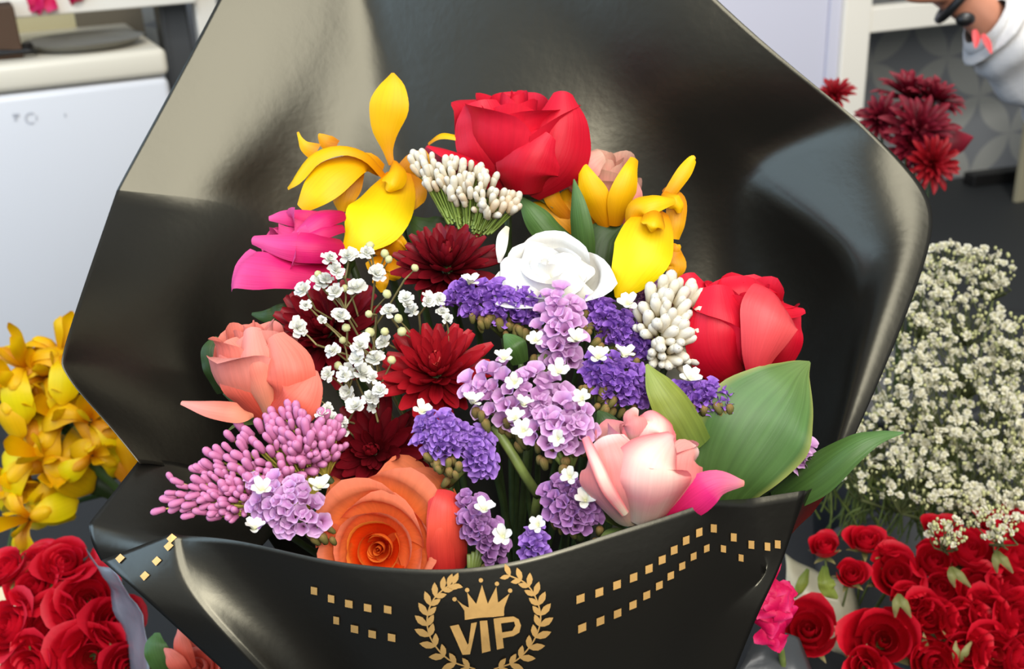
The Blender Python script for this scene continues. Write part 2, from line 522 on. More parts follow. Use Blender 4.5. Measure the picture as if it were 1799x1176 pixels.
wrap = thing('bouquet_wrapping', 'large sheet of black satin wrapping paper with gold print around the bouquet', 'wrapping paper', P(900, 1500, .72))
BACK = [  # rim, near-rim, crease, core, base   (px, py, depth)
 [(245,815,.560),(190,745,.562),(128,680,.566),(106,640,.568),(120,580,.578),(205,335,.672),(213,318,.674),(300,160,.685),(392,-15,.698),(590,-400,.738),(960,-320,.672),(1240,-5,.648),(1500,205,.654),(1600,295,.639),(1650,368,.633),(1624,470,.621),(1575,600,.606),(1503,765,.585),(1462,850,.565)],
 [(290,815,.574),(240,755,.578),(185,700,.582),(160,640,.588),(180,570,.600),(255,340,.677),(262,324,.678),(340,190,.687),(430,40,.698),(598,-300,.733),(960,-240,.674),(1220,70,.655),(1440,228,.668),(1552,330,.637),(1588,395,.628),(1560,480,.6155),(1512,610,.601),(1468,765,.5815),(1446,855,.553)],
 [(400,860,.612),(395,800,.628),(375,720,.640),(330,655,.630),(305,590,.638),(370,350,.6853),(380,332,.6865),(480,220,.699),(575,60,.7115),(606,-150,.725),(960,-120,.680),(1170,150,.670),(1285,285,.702),(1400,365,.670),(1505,440,.641),(1502,530,.640),(1490,640,.626),(1472,770,.606),(1430,870,.577)],
 [(480,950,.65),(480,850,.67),(450,740,.685),(430,650,.695),(430,590,.70),(500,390,.715),(530,350,.730),(610,270,.730),(650,140,.722),(632,20,.722),(950,80,.694),(1090,280,.706),(1210,420,.740),(1300,500,.740),(1370,580,.728),(1385,650,.715),(1395,720,.70),(1380,830,.68),(1340,930,.65)],
 [(560,1100,.68)]+[(600+40*i,1130,.70+.02*math.sin(i/16*3.14)) for i in range(17)]+[(1270,1100,.68)],
 [(700,1400,.70)]+[(720+23*i,1500,.71+.01*math.sin(i/16*3.14)) for i in range(17)]+[(1110,1400,.70)],
]
cr = []
for c in (0,1,2,3): cr.append(((2,c),(2,c+1),.75))
for c in (12,13): cr.append(((2,c),(2,c+1),.9))
for c in (14,15,16): cr.append(((2,c),(2,c+1),.7))
for r in (0,1,2): cr.append(((r,5),(r+1,5),1)); cr.append(((r,9),(r+1,9),.6))
for r in (0,1): cr.append(((r,12),(r+1,12),.85))
for r in (0,1): cr.append(((r,3),(r+1,3),.4))
sheet(BACK, cr, 3, 'back_sheet', wrap)

FR_TOP = [(178,985,.508),(303,937,.500),(319,941,.5003),(420,947,.489),(560,985,.479),(700,1001,.470),(830,1003,.465),(960,976,.466),(1060,941,.471),(1180,905,.480),(1250,880,.486),(1315,877,.506),(1415,862,.512)]
FR_BOT = [(560,1330,.56),(590,1330,.520),(606,1330,.5205),(670,1330,.55),(740,1330,.545),(800,1330,.54),(860,1330,.535),(930,1330,.535),(1000,1330,.538),(1070,1330,.54),(1120,1330,.545),(1170,1330,.555),(1232,1330,.56)]
def frow(k, bend):
    out = []
    for i, (a, b) in enumerate(zip(FR_TOP, FR_BOT)):
        x = a[0]+(b[0]-a[0])*k; y = a[1]+(b[1]-a[1])*k; d = a[2]+(b[2]-a[2])*k - bend*math.sin(k*3.14)*.02
        out.append([x, y, d])
    return out
FR = [[list(x) for x in FR_TOP]] + [frow(k, 1) for k in (.22, .45, .7)] + [[list(x) for x in FR_BOT]]
FR[1][1] = [312, 1022, .4932]; FR[2][1] = [400, 1122, .4915]; FR[3][1] = [480, 1205, .497]
FR[1][2] = [328, 1024, .4940]; FR[2][2] = [417, 1122, .4925]; FR[3][2] = [497, 1205, .498]
FR[1][0] = [225, 1025, .492]; FR[2][0] = [345, 1135, .500]
FR[1][3][2] += .012; FR[2][3][2] += .014; FR[3][3][2] += .01; FR[2][4][2] += .006
FR[1][10][2] += .004; FR[1][11] = [1352, 1010, .518]; FR[1][10][0] += 10
FR[1][12] = [1372, 1000, .521]
crf = [((r,c),(r+1,c),.7) for r in range(4) for c in (1,2)] + [((0,10),(1,10),.8), ((0,11),(1,11),.8), ((1,10),(1,11),.6), ((1,11),(2,11),.6)]
front = sheet(FR, crf, 3, 'front_band', wrap)
# flap at the left whose inner face shows, and the little corner on the right
SIDE = [[(246,806,.568),(330,812,.585),(420,850,.60),(500,900,.61)],
        [(200,865,.55),(280,880,.55),(380,905,.56),(480,940,.57)],
        [(156,920,.525),(235,938,.522),(340,950,.515),(450,970,.52)],
        [(158,950,.522),(215,962,.518),(308,958,.508),(430,985,.505)],
        [(178,986,.524),(225,990,.520),(306,985,.512),(430,1010,.51)]]
sheet(SIDE, [((2,c),(2,c+1),.5) for c in range(3)], 3, 'side_flap', wrap)
CORN = [[(1412,866,.516),(1445,850,.53),(1475,832,.548)],[(1398,905,.52),(1425,885,.535),(1452,868,.55)],[(1385,945,.525),(1402,925,.535),(1425,905,.55)]]
sheet(CORN, [], 2, 'corner_fold', wrap)

# gold print laid on the band
dg = bpy.context.evaluated_depsgraph_get()
def bvh_of(o):
    e = o.evaluated_get(dg); me = e.to_mesh()
    t = BVHTree.FromPolygons([o.matrix_world @ v.co for v in me.vertices], [tuple(p.vertices) for p in me.polygons])
    e.to_mesh_clear(); return t
bpy.context.view_layer.update(); dg.update()
BV = [bvh_of(front)]
def onpaper(px, py, lift=.0007):
    r = ray(px, py)
    for t in BV:
        h = t.ray_cast(CAM, r)
        if h[0]:
            n = h[1] if h[1].dot(r) < 0 else -h[1]
            return h[0] + n*lift
    return None
class Print:
    def __init__(s): s.b = MB()
    def poly(s, pts, lift=.0007):
        """convex or star-shaped polygon of pixels, densified and fan filled"""
        q = []
        for i in range(len(pts)):
            a, b = pts[i], pts[(i+1) % len(pts)]
            n = max(1, int(math.hypot(b[0]-a[0], b[1]-a[1])/9))
            q += [(a[0]+(b[0]-a[0])*k/n, a[1]+(b[1]-a[1])*k/n) for k in range(n)]
        v = [onpaper(*p, lift) for p in q]
        if any(x is None for x in v): return
        cx = sum(p[0] for p in q)/len(q); cy = sum(p[1] for p in q)/len(q)
        c = onpaper(cx, cy, lift)
        s.b.add([c]+v, [(0, 1+i, 1+(i+1) % len(v)) for i in range(len(v))])
EMB = thing('tmp', '', '', wrap.location)
bpy.data.objects.remove(EMB)
emblem = bpy.data.objects.new('emblem', None); COL.objects.link(emblem); emblem.parent = wrap
def print_part(pr, name, parent):
    # vertices relative to the wrapping's base point
    return put(name, mesh(name, [v-wrap.location for v in pr.b.v], pr.b.f, M['gold'], smooth=False), parent)
pr = Print()
# crown: five points with little balls
def jewel(x, y, r): pr.poly([(x+r*math.cos(a*.785), y+r*math.sin(a*.785)) for a in range(8)])
for q in ([(815,1070),(803,1053),(813,1061),(826,1068),(823,1083)], [(826,1083),(821,1040),(832,1054),(838,1062),(838,1082)],
          [(838,1082),(836,1063),(847,1027),(857,1060),(856,1078)], [(856,1079),(857,1060),(872,1030),(875,1058),(870,1078)],
          [(870,1078),(875,1058),(895,1042),(886,1066),(885,1077)], [(816,1066),(826,1066),(886,1060),(885,1078),(817,1088)],
          [(817,1088),(886,1077),(885,1081),(817,1086.5)]):
    pr.poly(q)
for x, y in ((799,1052),(821,1036),(845,1019),(873,1025),(896,1037)): jewel(x, y, 4)
print_part(pr, 'crown', emblem)
pr = Print()
for q in ([(791,1099),(806,1096),(823,1134),(813,1149)], [(813,1149),(823,1134),(828,1094),(838,1092),(826,1148)],
          [(843,1090),(856,1089),(862,1142),(847,1146)],
          [(867,1086),(879,1084),(885,1137),(873,1140)], [(879,1084),(902,1082),(903,1091),(880,1094)], [(902,1082),(911,1087),(915,1098),(905,1098),(903,1091)],
          [(915,1098),(912,1110),(902,1116),(900,1107),(905,1098)], [(902,1116),(882,1120),(881,1110),(900,1107)]):
    pr.poly(q)
print_part(pr, 'lettering', emblem)
pr = Print()
def leafpoly(x, y, ang, l, w):
    c, s_ = math.cos(ang), math.sin(ang)
    pr.poly([(x+c*u*l-s_*v_*w, y+s_*u*l+c*v_*w) for u, v_ in ((0, 0), (.25, .38), (.55, .5), (.8, .3), (1, 0), (.8, -.3), (.55, -.5), (.25, -.38))])
def branch(pts, flip):
    q = spline([Vector((x, y, 0)) for x, y in pts], 60)
    for i in range(59):
        a, b = q[i], q[i+1]; n = Vector((-(b-a).y, (b-a).x, 0)).normalized()*1.2
        pr.poly([(a+n).xy[:], (b+n).xy[:], (b-n).xy[:], (a-n).xy[:]])
    K = 12
    for k in range(K):
        i = int(2+k*(56/(K-1)))
        p = q[min(i, 59)]; t = (q[min(i+1, 59)]-q[max(i-1, 0)]).normalized()
        a = math.atan2(t.y, t.x)
        f = 1-.35*abs(k/(K-1)-.35)
        leafpoly(p.x, p.y, a+.75*flip, 30*f, 13*f)
        leafpoly(p.x, p.y, a-.62*flip, 24*f, 11*f)
branch([(835,1174),(790,1158),(760,1125),(751,1090),(760,1056),(782,1033),(797,1026)], -1)
branch([(868,1174),(905,1160),(935,1128),(949,1090),(943,1055),(924,1025),(893,1010)], 1)
print_part(pr, 'laurel_wreath', emblem)
pr = Print()
def dot(x, y, w=13, h=14, k=-.25):
    pr.poly([(x-w/2, y-h/2-k*w/2), (x+w/2, y-h/2+k*w/2), (x+w/2, y+h/2+k*w/2), (x-w/2, y+h/2-k*w/2)])
for x, y in ((553,1037),(583,1051),(614,1060),(647,1067),(682,1070)): dot(x, y, 11 if x < 600 else 13, 13, .2)
for x, y in ((592,1089),(624,1104),(655,1113),(689,1119)): dot(x, y, 10 if x < 600 else 13, 13, .2)
for i, (x, y) in enumerate(((1019,1051),(1052,1040),(1083,1027),(1112,1014),(1139,999),(1162,983),(1183,966),(1204,949),(1227,935),(1252,928),(1287,944),(1318,957),(1347,960),(1365,956),(1380,951))): dot(x, y, 14-.4*i if i < 10 else 10, 14, -.35 if i < 9 else .1)
for i, (x, y) in enumerate(((1022,1102),(1054,1090),(1084,1077),(1111,1062),(1135,1045),(1157,1028),(1177,1011),(1197,994),(1217,977),(1240,963),(1269,964),(1300,980))): dot(x, y, 14-.5*i, 14-.2*i, -.4 if i < 10 else .2)
for x, y in ((302,946),(297,960),(276,986),(255,1012),(212,982)):
    pr.poly([(x-8, y+1), (x+1, y-8), (x+9, y-1), (x-1, y+9)])
print_part(pr, 'square_dots', wrap)
# ------------------------------------------------------------------ flower kit
M['red'] = petal_mat('red_rose_petal', [(0, (150, 0, 16)), (.5, (214, 8, 40)), (.95, (232, 30, 58))], vein=.08)
M['red_bunch'] = petal_mat('red_bunch_rose_petal', [(0, (130, 0, 12)), (.6, (206, 6, 30)), (.95, (228, 20, 46))], vein=.08)
M['red_light'] = petal_mat('red_petal_reverse', [(0, (214, 30, 50)), (.5, (240, 92, 92)), (1, (238, 60, 76))], vein=.08)
M['hot_pink'] = petal_mat('hot_pink_rose_petal', [(0, (190, 8, 66)), (.45, (230, 30, 116)), (1, (250, 96, 164))], vein=.1)
M['coral'] = petal_mat('coral_rose_petal', [(0, (216, 70, 52)), (.45, (246, 114, 92)), (1, (248, 146, 128))], vein=.14)
M['coral_pale'] = petal_mat('pale_coral_rose_petal', [(0, (248, 170, 130)), (.5, (248, 138, 116)), (1, (250, 164, 152))], vein=.08)
M['orange_in'] = petal_mat('orange_rose_inner_petal', [(0, (226, 30, 8)), (.5, (250, 82, 14)), (.97, (255, 146, 56))], vein=.07, trans=.3)
M['orange_out'] = petal_mat('orange_rose_outer_petal', [(0, (250, 90, 30)), (.5, (255, 134, 70)), (1, (255, 140, 104))], vein=.09, trans=.28)
M['orange_red'] = petal_mat('red_orange_rose_petal', [(0, (214, 40, 40)), (.5, (240, 86, 64)), (1, (236, 70, 70))], vein=.1)
M['pink_rose'] = petal_mat('coral_pink_rose_petal', [(0, (206, 180, 150)), (.2, (232, 150, 150)), (.55, (246, 140, 134)), (.85, (248, 170, 160)), (1, (252, 214, 206))], vein=.08)
M['pink_white'] = petal_mat('pink_and_white_rose_petal', [(0, (214, 196, 170)), (.22, (240, 160, 160)), (.5, (252, 226, 206)), (.8, (250, 190, 184)), (1, (250, 150, 160))], vein=.06, side=((240, 116, 120), .22))
M['white'] = petal_mat('white_rose_petal', [(0, (236, 230, 200)), (.5, (252, 250, 240)), (1, (253, 252, 248))], vein=.03)
M['pink_back'] = petal_mat('salmon_pink_rose_petal', [(0, (244, 130, 110)), (.6, (252, 172, 160)), (1, (252, 204, 180))], vein=.1, trans=.3)
M['yellow'] = petal_mat('yellow_iris_petal', [(0, (226, 138, 0)), (.4, (250, 190, 0)), (.8, (255, 206, 0)), (1, (250, 184, 0))], vein=.07, bump=.15)
M['yellow_bright'] = petal_mat('bright_yellow_iris_fall', [(0, (236, 140, 0)), (.25, (253, 200, 0)), (.6, (255, 232, 0)), (1, (252, 204, 0))], vein=.06, bump=.15)
M['amber'] = petal_mat('amber_petal', [(0, (196, 110, 0)), (.5, (236, 160, 4)), (1, (246, 182, 10))], vein=.12)
M['burgundy'] = petal_mat('burgundy_chrysanthemum_petal', [(0, (70, 4, 12)), (.6, (112, 8, 22)), (1, (146, 20, 34))], vein=.16, vscale=(8, 1.4), trans=.15)
M['crimson'] = petal_mat('crimson_chrysanthemum_petal', [(0, (104, 4, 14)), (.6, (158, 12, 26)), (1, (192, 30, 42))], vein=.16, vscale=(8, 1.4), trans=.15)
M['dark_crimson'] = petal_mat('dark_crimson_petal', [(0, (66, 4, 16)), (.6, (116, 10, 32)), (1, (156, 30, 52))], vein=.12, trans=.15)
M['purple'] = petal_mat('purple_statice_calyx', [(0, (116, 66, 160)), (.5, (148, 94, 202)), (1, (176, 126, 222))], vein=.12, vscale=(20, 2), trans=.2, rough=.7)
M['lilac'] = petal_mat('lilac_statice_calyx', [(0, (170, 96, 156)), (.45, (216, 154, 214)), (1, (240, 198, 238))], vein=.08, vscale=(12, 2), trans=.25, rough=.7)
M['mauve'] = petal_mat('mauve_statice_calyx', [(0, (120, 70, 130)), (.5, (164, 108, 172)), (1, (190, 140, 196))], vein=.1, vscale=(12, 2), trans=.2, rough=.7)
M['violet'] = petal_mat('violet_statice_calyx', [(0, (112, 70, 160)), (.5, (156, 106, 206)), (1, (188, 142, 228))], vein=.12, vscale=(20, 2), trans=.2, rough=.7)
M['bract'] = petal_mat('brown_green_bract', [(0, (72, 86, 36)), (.5, (124, 112, 58)), (1, (150, 112, 66))], vein=.3, trans=0, rough=.8)
M['tiny_white'] = petal_mat('tiny_white_corolla', [(0, (220, 220, 170)), (.4, (250, 248, 232)), (1, (253, 252, 246))], vein=.03)
M['gyp'] = petal_mat('white_gypsophila_blossom', [(0, (226, 228, 196)), (.4, (246, 246, 236)), (1, (250, 250, 246))], vein=.05, rough=.7)
M['gyp_bush'] = petal_mat('cream_gypsophila_blossom', [(0, (196, 192, 136)), (.4, (244, 238, 208)), (1, (253, 250, 232))], vein=.05, rough=.7)
M['gyp_bud'] = plain('pale_green_bud', (196, 196, 140), .6)
M['gyp_stem'] = plain('thin_khaki_stem', (132, 122, 76), .6)
M['cream_bud'] = petal_mat('cream_bud', [(0, (226, 204, 150)), (.4, (250, 240, 214)), (1, (254, 252, 242))], vein=.05, trans=.3)
M['tan_bud'] = petal_mat('pink_tinged_cream_bud', [(0, (214, 184, 126)), (.4, (246, 222, 184)), (1, (252, 242, 222))], vein=.08, trans=.3)
M['pink_bud'] = petal_mat('pink_bud', [(0, (190, 110, 140)), (.4, (214, 124, 172)), (1, (232, 152, 198))], vein=.08, trans=.15)
M['pedicel'] = plain('green_pedicel', (112, 132, 52), .55, var=.25)
M['pedicel_y'] = plain('yellow_green_pedicel', (176, 168, 70), .55, var=.2)
M['leaf'] = petal_mat('green_leaf', [(0, (66, 92, 40)), (.5, (86, 124, 66)), (1, (112, 136, 72))], vein=.22, vscale=(14, 1.2), rough=.42, trans=.12, side=((142, 150, 78), .42), bump=.4)
M['leaf_y'] = petal_mat('yellow_green_leaf', [(0, (96, 116, 44)), (.5, (140, 152, 62)), (1, (150, 166, 80))], vein=.18, vscale=(14, 1.2), rough=.45, trans=.15, bump=.4)
M['leaf_d'] = petal_mat('dark_green_leaf', [(0, (34, 50, 16)), (.5, (48, 70, 28)), (1, (62, 88, 44))], vein=.18, vscale=(14, 1.2), rough=.45, trans=.1, bump=.4)
M['leaf_m'] = petal_mat('mid_green_leaf', [(0, (56, 82, 34)), (.5, (78, 112, 52)), (1, (96, 134, 78))], vein=.18, vscale=(14, 1.2), rough=.42, trans=.12, bump=.4)
M['sepal'] = petal_mat('green_sepal', [(0, (70, 92, 40)), (.6, (98, 118, 58)), (1, (124, 128, 74))], vein=.15, trans=.1)
M['sepal_pale'] = petal_mat('pale_green_sepal', [(0, (110, 116, 60)), (.6, (148, 146, 90)), (1, (170, 150, 104))], vein=.15, trans=.1)

def ribbon(pts, widths, cup=.25, normal=None, wave=0, nu=8, nv=18, seed=0, edge=0, tiproll=0):
    """petal or leaf along a spine; widths are full widths in metres; normal: one direction or one per point"""
    n = len(pts)
    sp = spline(pts, nv)
    ws = [max(.0002, x.x) for x in spline([Vector((w, 0, 0)) for w in widths], nv)]
    if normal is None: normal = BCK
    if isinstance(normal, (list, tuple)): ns = spline(normal, nv)
    else: ns = [normal]*nv
    v, f, uv = [], [], []
    for i in range(nv):
        t = (sp[min(i+1, nv-1)]-sp[max(i-1, 0)]).normalized()
        lat = t.cross(ns[i])
        lat = lat.normalized() if lat.length > 1e-6 else RGT
        no = lat.cross(t).normalized()
        for j in range(nu+1):
            s = j/nu*2-1
            w = ws[i]*.5
            p = sp[i] + lat*(s*w) - no*(cup*w*s*s)
            if wave:
                p += no*(wave*w*abs(s)**1.5*math.sin(i*.9+seed+(2.1 if s > 0 else 0)+s))
                p += no*(wave*w*.5*noise.noise(Vector((i*.35, s*1.7, seed*3.1))))
            v.append(p); uv.append((j/nu, i/(nv-1)))
    for i in range(nv-1):
        for j in range(nu):
            a = i*(nu+1)+j
            f.append((a, a+nu+1, a+nu+2, a+1))
    return v, f, uv

def R3(root, name, mat, spec, cup=.25, normal=None, wave=.06, seed=0, nu=8, nv=18):
    """spec: [(px,py,d,width_px)]"""
    pts = [P(*q[:3]) for q in spec]
    ws = [q[3]*q[2]/FPX for q in spec]
    v, f, uv = ribbon(pts, ws, cup, normal, wave, nu, nv, seed)
    return world_part(name, v, f, mat, root, uv)

BASE = P(930, 1330, .74)
def stem_to_base(root, start, r=.0022, mat=None, bend=None, name='stem'):
    rnd = random.Random(int(start.x*1e5)+int(start.z*1e4))
    e = BASE + Vector((rnd.uniform(-.03, .03), rnd.uniform(-.012, .012), rnd.uniform(-.02, .02)))
    mid = start.lerp(e, .5) + (bend or Vector((0, 0, 0)))
    # leave along "down and away" so that stems stay inside the wrapping
    v, f, uv = tube(spline([start, start.lerp(e, .25)+FWD*.02, mid+FWD*.015, e], 14), r, 7)
    return world_part(name, v, f, mat or M['stem_dark'], root, uv)

def rose_petal(i, n, R, H, opn, rnd, pointy=.1, nu=12, nv=12, tight=1.0, low=0):
    k = i/(n-1)
    th0 = i*2.39996 + rnd.uniform(-.25, .25)
    rr = R*(.05+.95*k**.85)*rnd.uniform(.95, 1.05)
    hh = H*(1-low*(1-k)-.10*k*k)*rnd.uniform(.95, 1.04)
    W = 1.75-.75*k
    close = max(0, (1-k)*.55*tight*(1-.7*opn))
    flare = max(0, k-.35)*opn
    curl = (k*.9+.1)*rnd.uniform(.5, 1.2)
    sd = rnd.uniform(0, 50)
    v, uv = [], []
    for b in range(nv):
        t = b/(nv-1)
        for a in range(nu+1):
            s = a/nu*2-1
            lim = 1-(.14+.16*k)*abs(s)**2.6 + pointy*k*(1-abs(s))**2 + .05*noise.noise(Vector((s*2.2, sd, 0)))
            tt = t*lim
            prof = math.sin(min(tt*1.35, 1)*math.pi/2)**.75
            r = rr*prof*(1-close*max(0, tt)**3) + R*flare*max(0, tt)**2.5*.75
            z = hh*tt - H*flare*.35*max(0, tt)**3
            c = max(0, (tt-.80)/.2)
            r += R*.13*c*c*curl; z -= H*.06*c*c*curl
            r *= 1 + (.05+.06*opn)*noise.noise(Vector((s*1.6, t*2.4, sd)))
            ang = th0 + W*s*(.45+.55*math.sin(min(1, tt*1.2+.1)*math.pi/2))
            r *= 1 + .06*s     # one side tucks under its neighbour
            v.append(Vector((r*math.cos(ang), r*math.sin(ang), z)))
            uv.append((a/nu, t))
    f = [(b*(nu+1)+a, b*(nu+1)+a+1, (b+1)*(nu+1)+a+1, (b+1)*(nu+1)+a) for b in range(nv-1) for a in range(nu)]
    return v, f, uv

def sepals(root, M4, R, mat, n=5, L=1.0, down=.3):
    for k in range(n):
        a = 2*math.pi*k/n+.4
        d = Vector((math.cos(a), math.sin(a), 0))
        pts = [d*R*.08, d*R*.45+Vector((0, 0, R*.05)), d*R*(.75*L)+Vector((0, 0, R*(.22-down*.5))), d*R*(1.0*L)+Vector((0, 0, R*(.25-down)))]
        v, f, uv = ribbon(pts, [R*.3, R*.36, R*.2, .0004], .2, Vector((0, 0, 1)), .05, 4, 8, k)
        put('sepal', mesh('sepal', [M4 @ x for x in v], f, mat, uv), root)
    v, f = ball((0, 0, -.02*R), R*.24, R*.24, R*.22, 10, 6)
    put('calyx', mesh('calyx', [M4 @ x for x in v], f, mat), root)

def rose(label, px, py, d, axis, Rpx, Hpx, mats, n=16, opn=.4, seed=1, pointy=.1, tight=1, low=0, roll=0, group=None, sep=True, sepmat=None, stem=True):
    """px,py,d: the base (calyx); axis in camera right/up/towards terms; mats(k): material by 0..1 inner..outer"""
    rnd = random.Random(seed)
    R, H = Rpx*d/FPX, Hpx*d/FPX
    base = P(px, py, d)
    root = thing('rose', label, 'rose', base, group)
    M4 = frame_mat(Vector((0, 0, 0)), dirv(*axis), roll)
    for i in range(n):
        v, f, uv = rose_petal(i, n, R, H, opn, rnd, pointy, tight=tight, low=low)
        put('petal', mesh('petal', [M4 @ x for x in v], f, mats(i/(n-1)), uv), root)
    if sep: sepals(root, M4, R, sepmat or M['sepal'])
    if stem: stem_to_base(root, base-dirv(*axis)*R*.15)
    return root
one = lambda m: (lambda k: m)

def spoon(L, w, up, cupd, tip=.12):
    """chrysanthemum petal along +X, curving up"""
    pts = [Vector((0, 0, 0)), Vector((L*.35, 0, up*L*.04)), Vector((L*.75, 0, up*L*.22)), Vector((L, 0, up*L*.48))]
    return ribbon(pts, [w*.35, w*.75, w, w*.35], -cupd, Vector((0, 0, 1)), .04, 4, 8)

def chrysanthemum(label, px, py, d, axis, Rpx, mat, seed=1, rings=None, group=None, centre=None, roll=0):
    rnd = random.Random(seed)
    R = Rpx*d/FPX
    c = P(px, py, d)
    root = thing('chrysanthemum', label, 'chrysanthemum', c, group)
    M4 = frame_mat(Vector((0, 0, 0)), dirv(*axis), roll)
    protos = [mesh('petal', *spoon(1, .26, u, .55)[:2], mat, spoon(1, .26, u, .55)[2]) for u in (.25, .5, .85)]
    cproto = mesh('petal', *spoon(1, .34, .9, .6)[:2], centre or mat, spoon(1, .34, .9, .6)[2])
    rings = rings or [(20, 4, 1.0), (19, 17, .92), (17, 32, .80), (14, 48, .66), (10, 62, .52), (7, 76, .42)]
    for ri, (n, el, L) in enumerate(rings):
        for k in range(n):
            a = 2*math.pi*(k+.5*(ri % 2))/n + rnd.uniform(-.09, .09)
            e = math.radians(el+rnd.uniform(-7, 7))
            l = R*L*rnd.uniform(.9, 1.08)
            X = Matrix.Rotation(a, 4, 'Z') @ Matrix.Rotation(-e, 4, 'Y') @ Matrix.Rotation(rnd.uniform(-.25, .25), 4, 'X') @ Matrix.Scale(l, 4)
            put('petal', cproto if ri >= len(rings)-1 else protos[min(2, ri//2)], root, M4 @ Matrix.Translation((0, 0, R*.03*ri)) @ X)
    v, f = ball((0, 0, 0), R*.2, R*.2, R*.16, 10, 6)
    put('calyx', mesh('calyx', [M4 @ x for x in v], f, M['sepal']), root)
    stem_to_base(root, c-dirv(*axis)*R*.1, .002)
    return root

def funnel(lobes=5, ruffle=.18, flare=.55, deep=1.0, seed=0, seg=3):
    rnd = random.Random(seed)
    prof = [(.08, 0), (.15, .35*deep), (.32, .66*deep), (flare*.84, .9*deep), (flare, .98*deep)]
    v, uv, f = [], [], []
    n = lobes*seg*2
    ph = [rnd.uniform(-.5, .5) for _ in range(lobes)]
    for i, (r, z) in enumerate(prof):
        for k in range(n):
            a = 2*math.pi*k/n
            w = ruffle*(i/4)**2
            m = math.cos(lobes*a)
            rr = r*(1+w*m*.8+w*.5*math.sin(2*a+seed))
            v.append(Vector((rr*math.cos(a), rr*math.sin(a), z-w*.45*m*flare+w*.9*flare*ph[k*lobes//n])))
            uv.append((k/n, i/4))
    for i in range(4):
        for k in range(n): f.append((i*n+k, i*n+(k+1) % n, (i+1)*n+(k+1) % n, (i+1)*n+k))
    return v, f, uv

def five_petals(n=5, seed=0, open_=.55):
    rnd = random.Random(seed)
    b = MB()
    for k in range(n):
        a = 2*math.pi*k/n+rnd.uniform(-.15, .15)
        d = Vector((math.cos(a), math.sin(a), 0)); z = Vector((0, 0, 1))
        h = open_*rnd.uniform(.6, 1.3)
        b.add(*ribbon([z*0, d*.3+z*.35*h, d*.65+z*.6*h, d*.95+z*.75*h], [.22, .6, .78, .45], -.35, z, .12, 4, 6, k))
    b.add(*ball((0, 0, .12), .14, .14, .1, 6, 4))
    return b.v, b.f, b.uv
def pompom(seed=0, n=15):
    """ruffled double gypsophila blossom, radius 1, facing +Z"""
    rnd = random.Random(seed)
    b = MB()
    for k in range(n):
        ring = 0 if k < 6 else (1 if k < 11 else 2)
        a = k*2.39996+rnd.uniform(-.3, .3)
        d = Vector((math.cos(a), math.sin(a), 0)); z = Vector((0, 0, 1))
        el = (.15, .75, 1.25)[ring]+rnd.uniform(-.2, .2)
        q = d*math.cos(el)+z*math.sin(el)
        L = (1.0, .92, .8)[ring]*rnd.uniform(.8, 1.1)
        b.add(*ribbon([z*0, q*L*.4, q*L*.8+z*.05, q*L+z*.02], [.15, .5, .75, .5], -.25, z+d*.2, .22, 4, 5, k))
    v, f, uv = tube([(0, 0, -.55), (0, 0, -.2), (0, 0, .05)], [.12, .3, .28], 6)
    b.add(v, f, uv)
    return b.v, b.f, b.uv
def bud(seed=0, fat=.36):
    pr = [(.05, 0), (.2, .12), (fat*.85, .38), (fat, .66), (fat*.85, .86), (fat*.45, .97), (.02, 1.0)]
    n = 7
    v, f = lathe(pr, n)
    uv = [(k/n, i/(len(pr)-1)) for i in range(len(pr)) for k in range(n)]
    return v, f, uv

FUN = {k: [mesh('floret', *(lambda q: (q[0], q[1], M[k], q[2]))(funnel(4, .34, .58, 1.0, s))) for s in (1, 2, 3)] for k in ('purple', 'violet')}
CUP = {k: [mesh('floret', *(lambda q: (q[0], q[1], M[k], q[2]))(funnel(5, .12, .60, .95, s))) for s in (4, 5, 6)] for k in ('lilac', 'mauve')}
FUN.update(CUP)
WHITE5 = [mesh('white_floret', *(lambda q: (q[0], q[1], M['tiny_white'], q[2]))(five_petals(5, s, 1.15))) for s in (1, 2)]
BRACT = [mesh('bract', *(lambda q: (q[0], q[1], M['bract'], q[2]))(bud(0, .3)))]
POM = [mesh('blossom', *(lambda q: (q[0], q[1], M['gyp'], q[2]))(pompom(s))) for s in (1, 2, 3)]
POMB = [mesh('blossom', *(lambda q: (q[0], q[1], M['gyp_bush'], q[2]))(pompom(s, 9))) for s in (1, 2, 3)]
BALLBUD = mesh('bud', *ball((0, 0, 0), 1, 1, 1.15, 7, 5), M['gyp_bud'])
BUDS = {k: mesh('bud', *(lambda q: (q[0], q[1], M[k], q[2]))(bud(0, {'pink_bud': .25, 'tan_bud': .25, 'cream_bud': .24}[k]))) for k in ('cream_bud', 'tan_bud', 'pink_bud')}

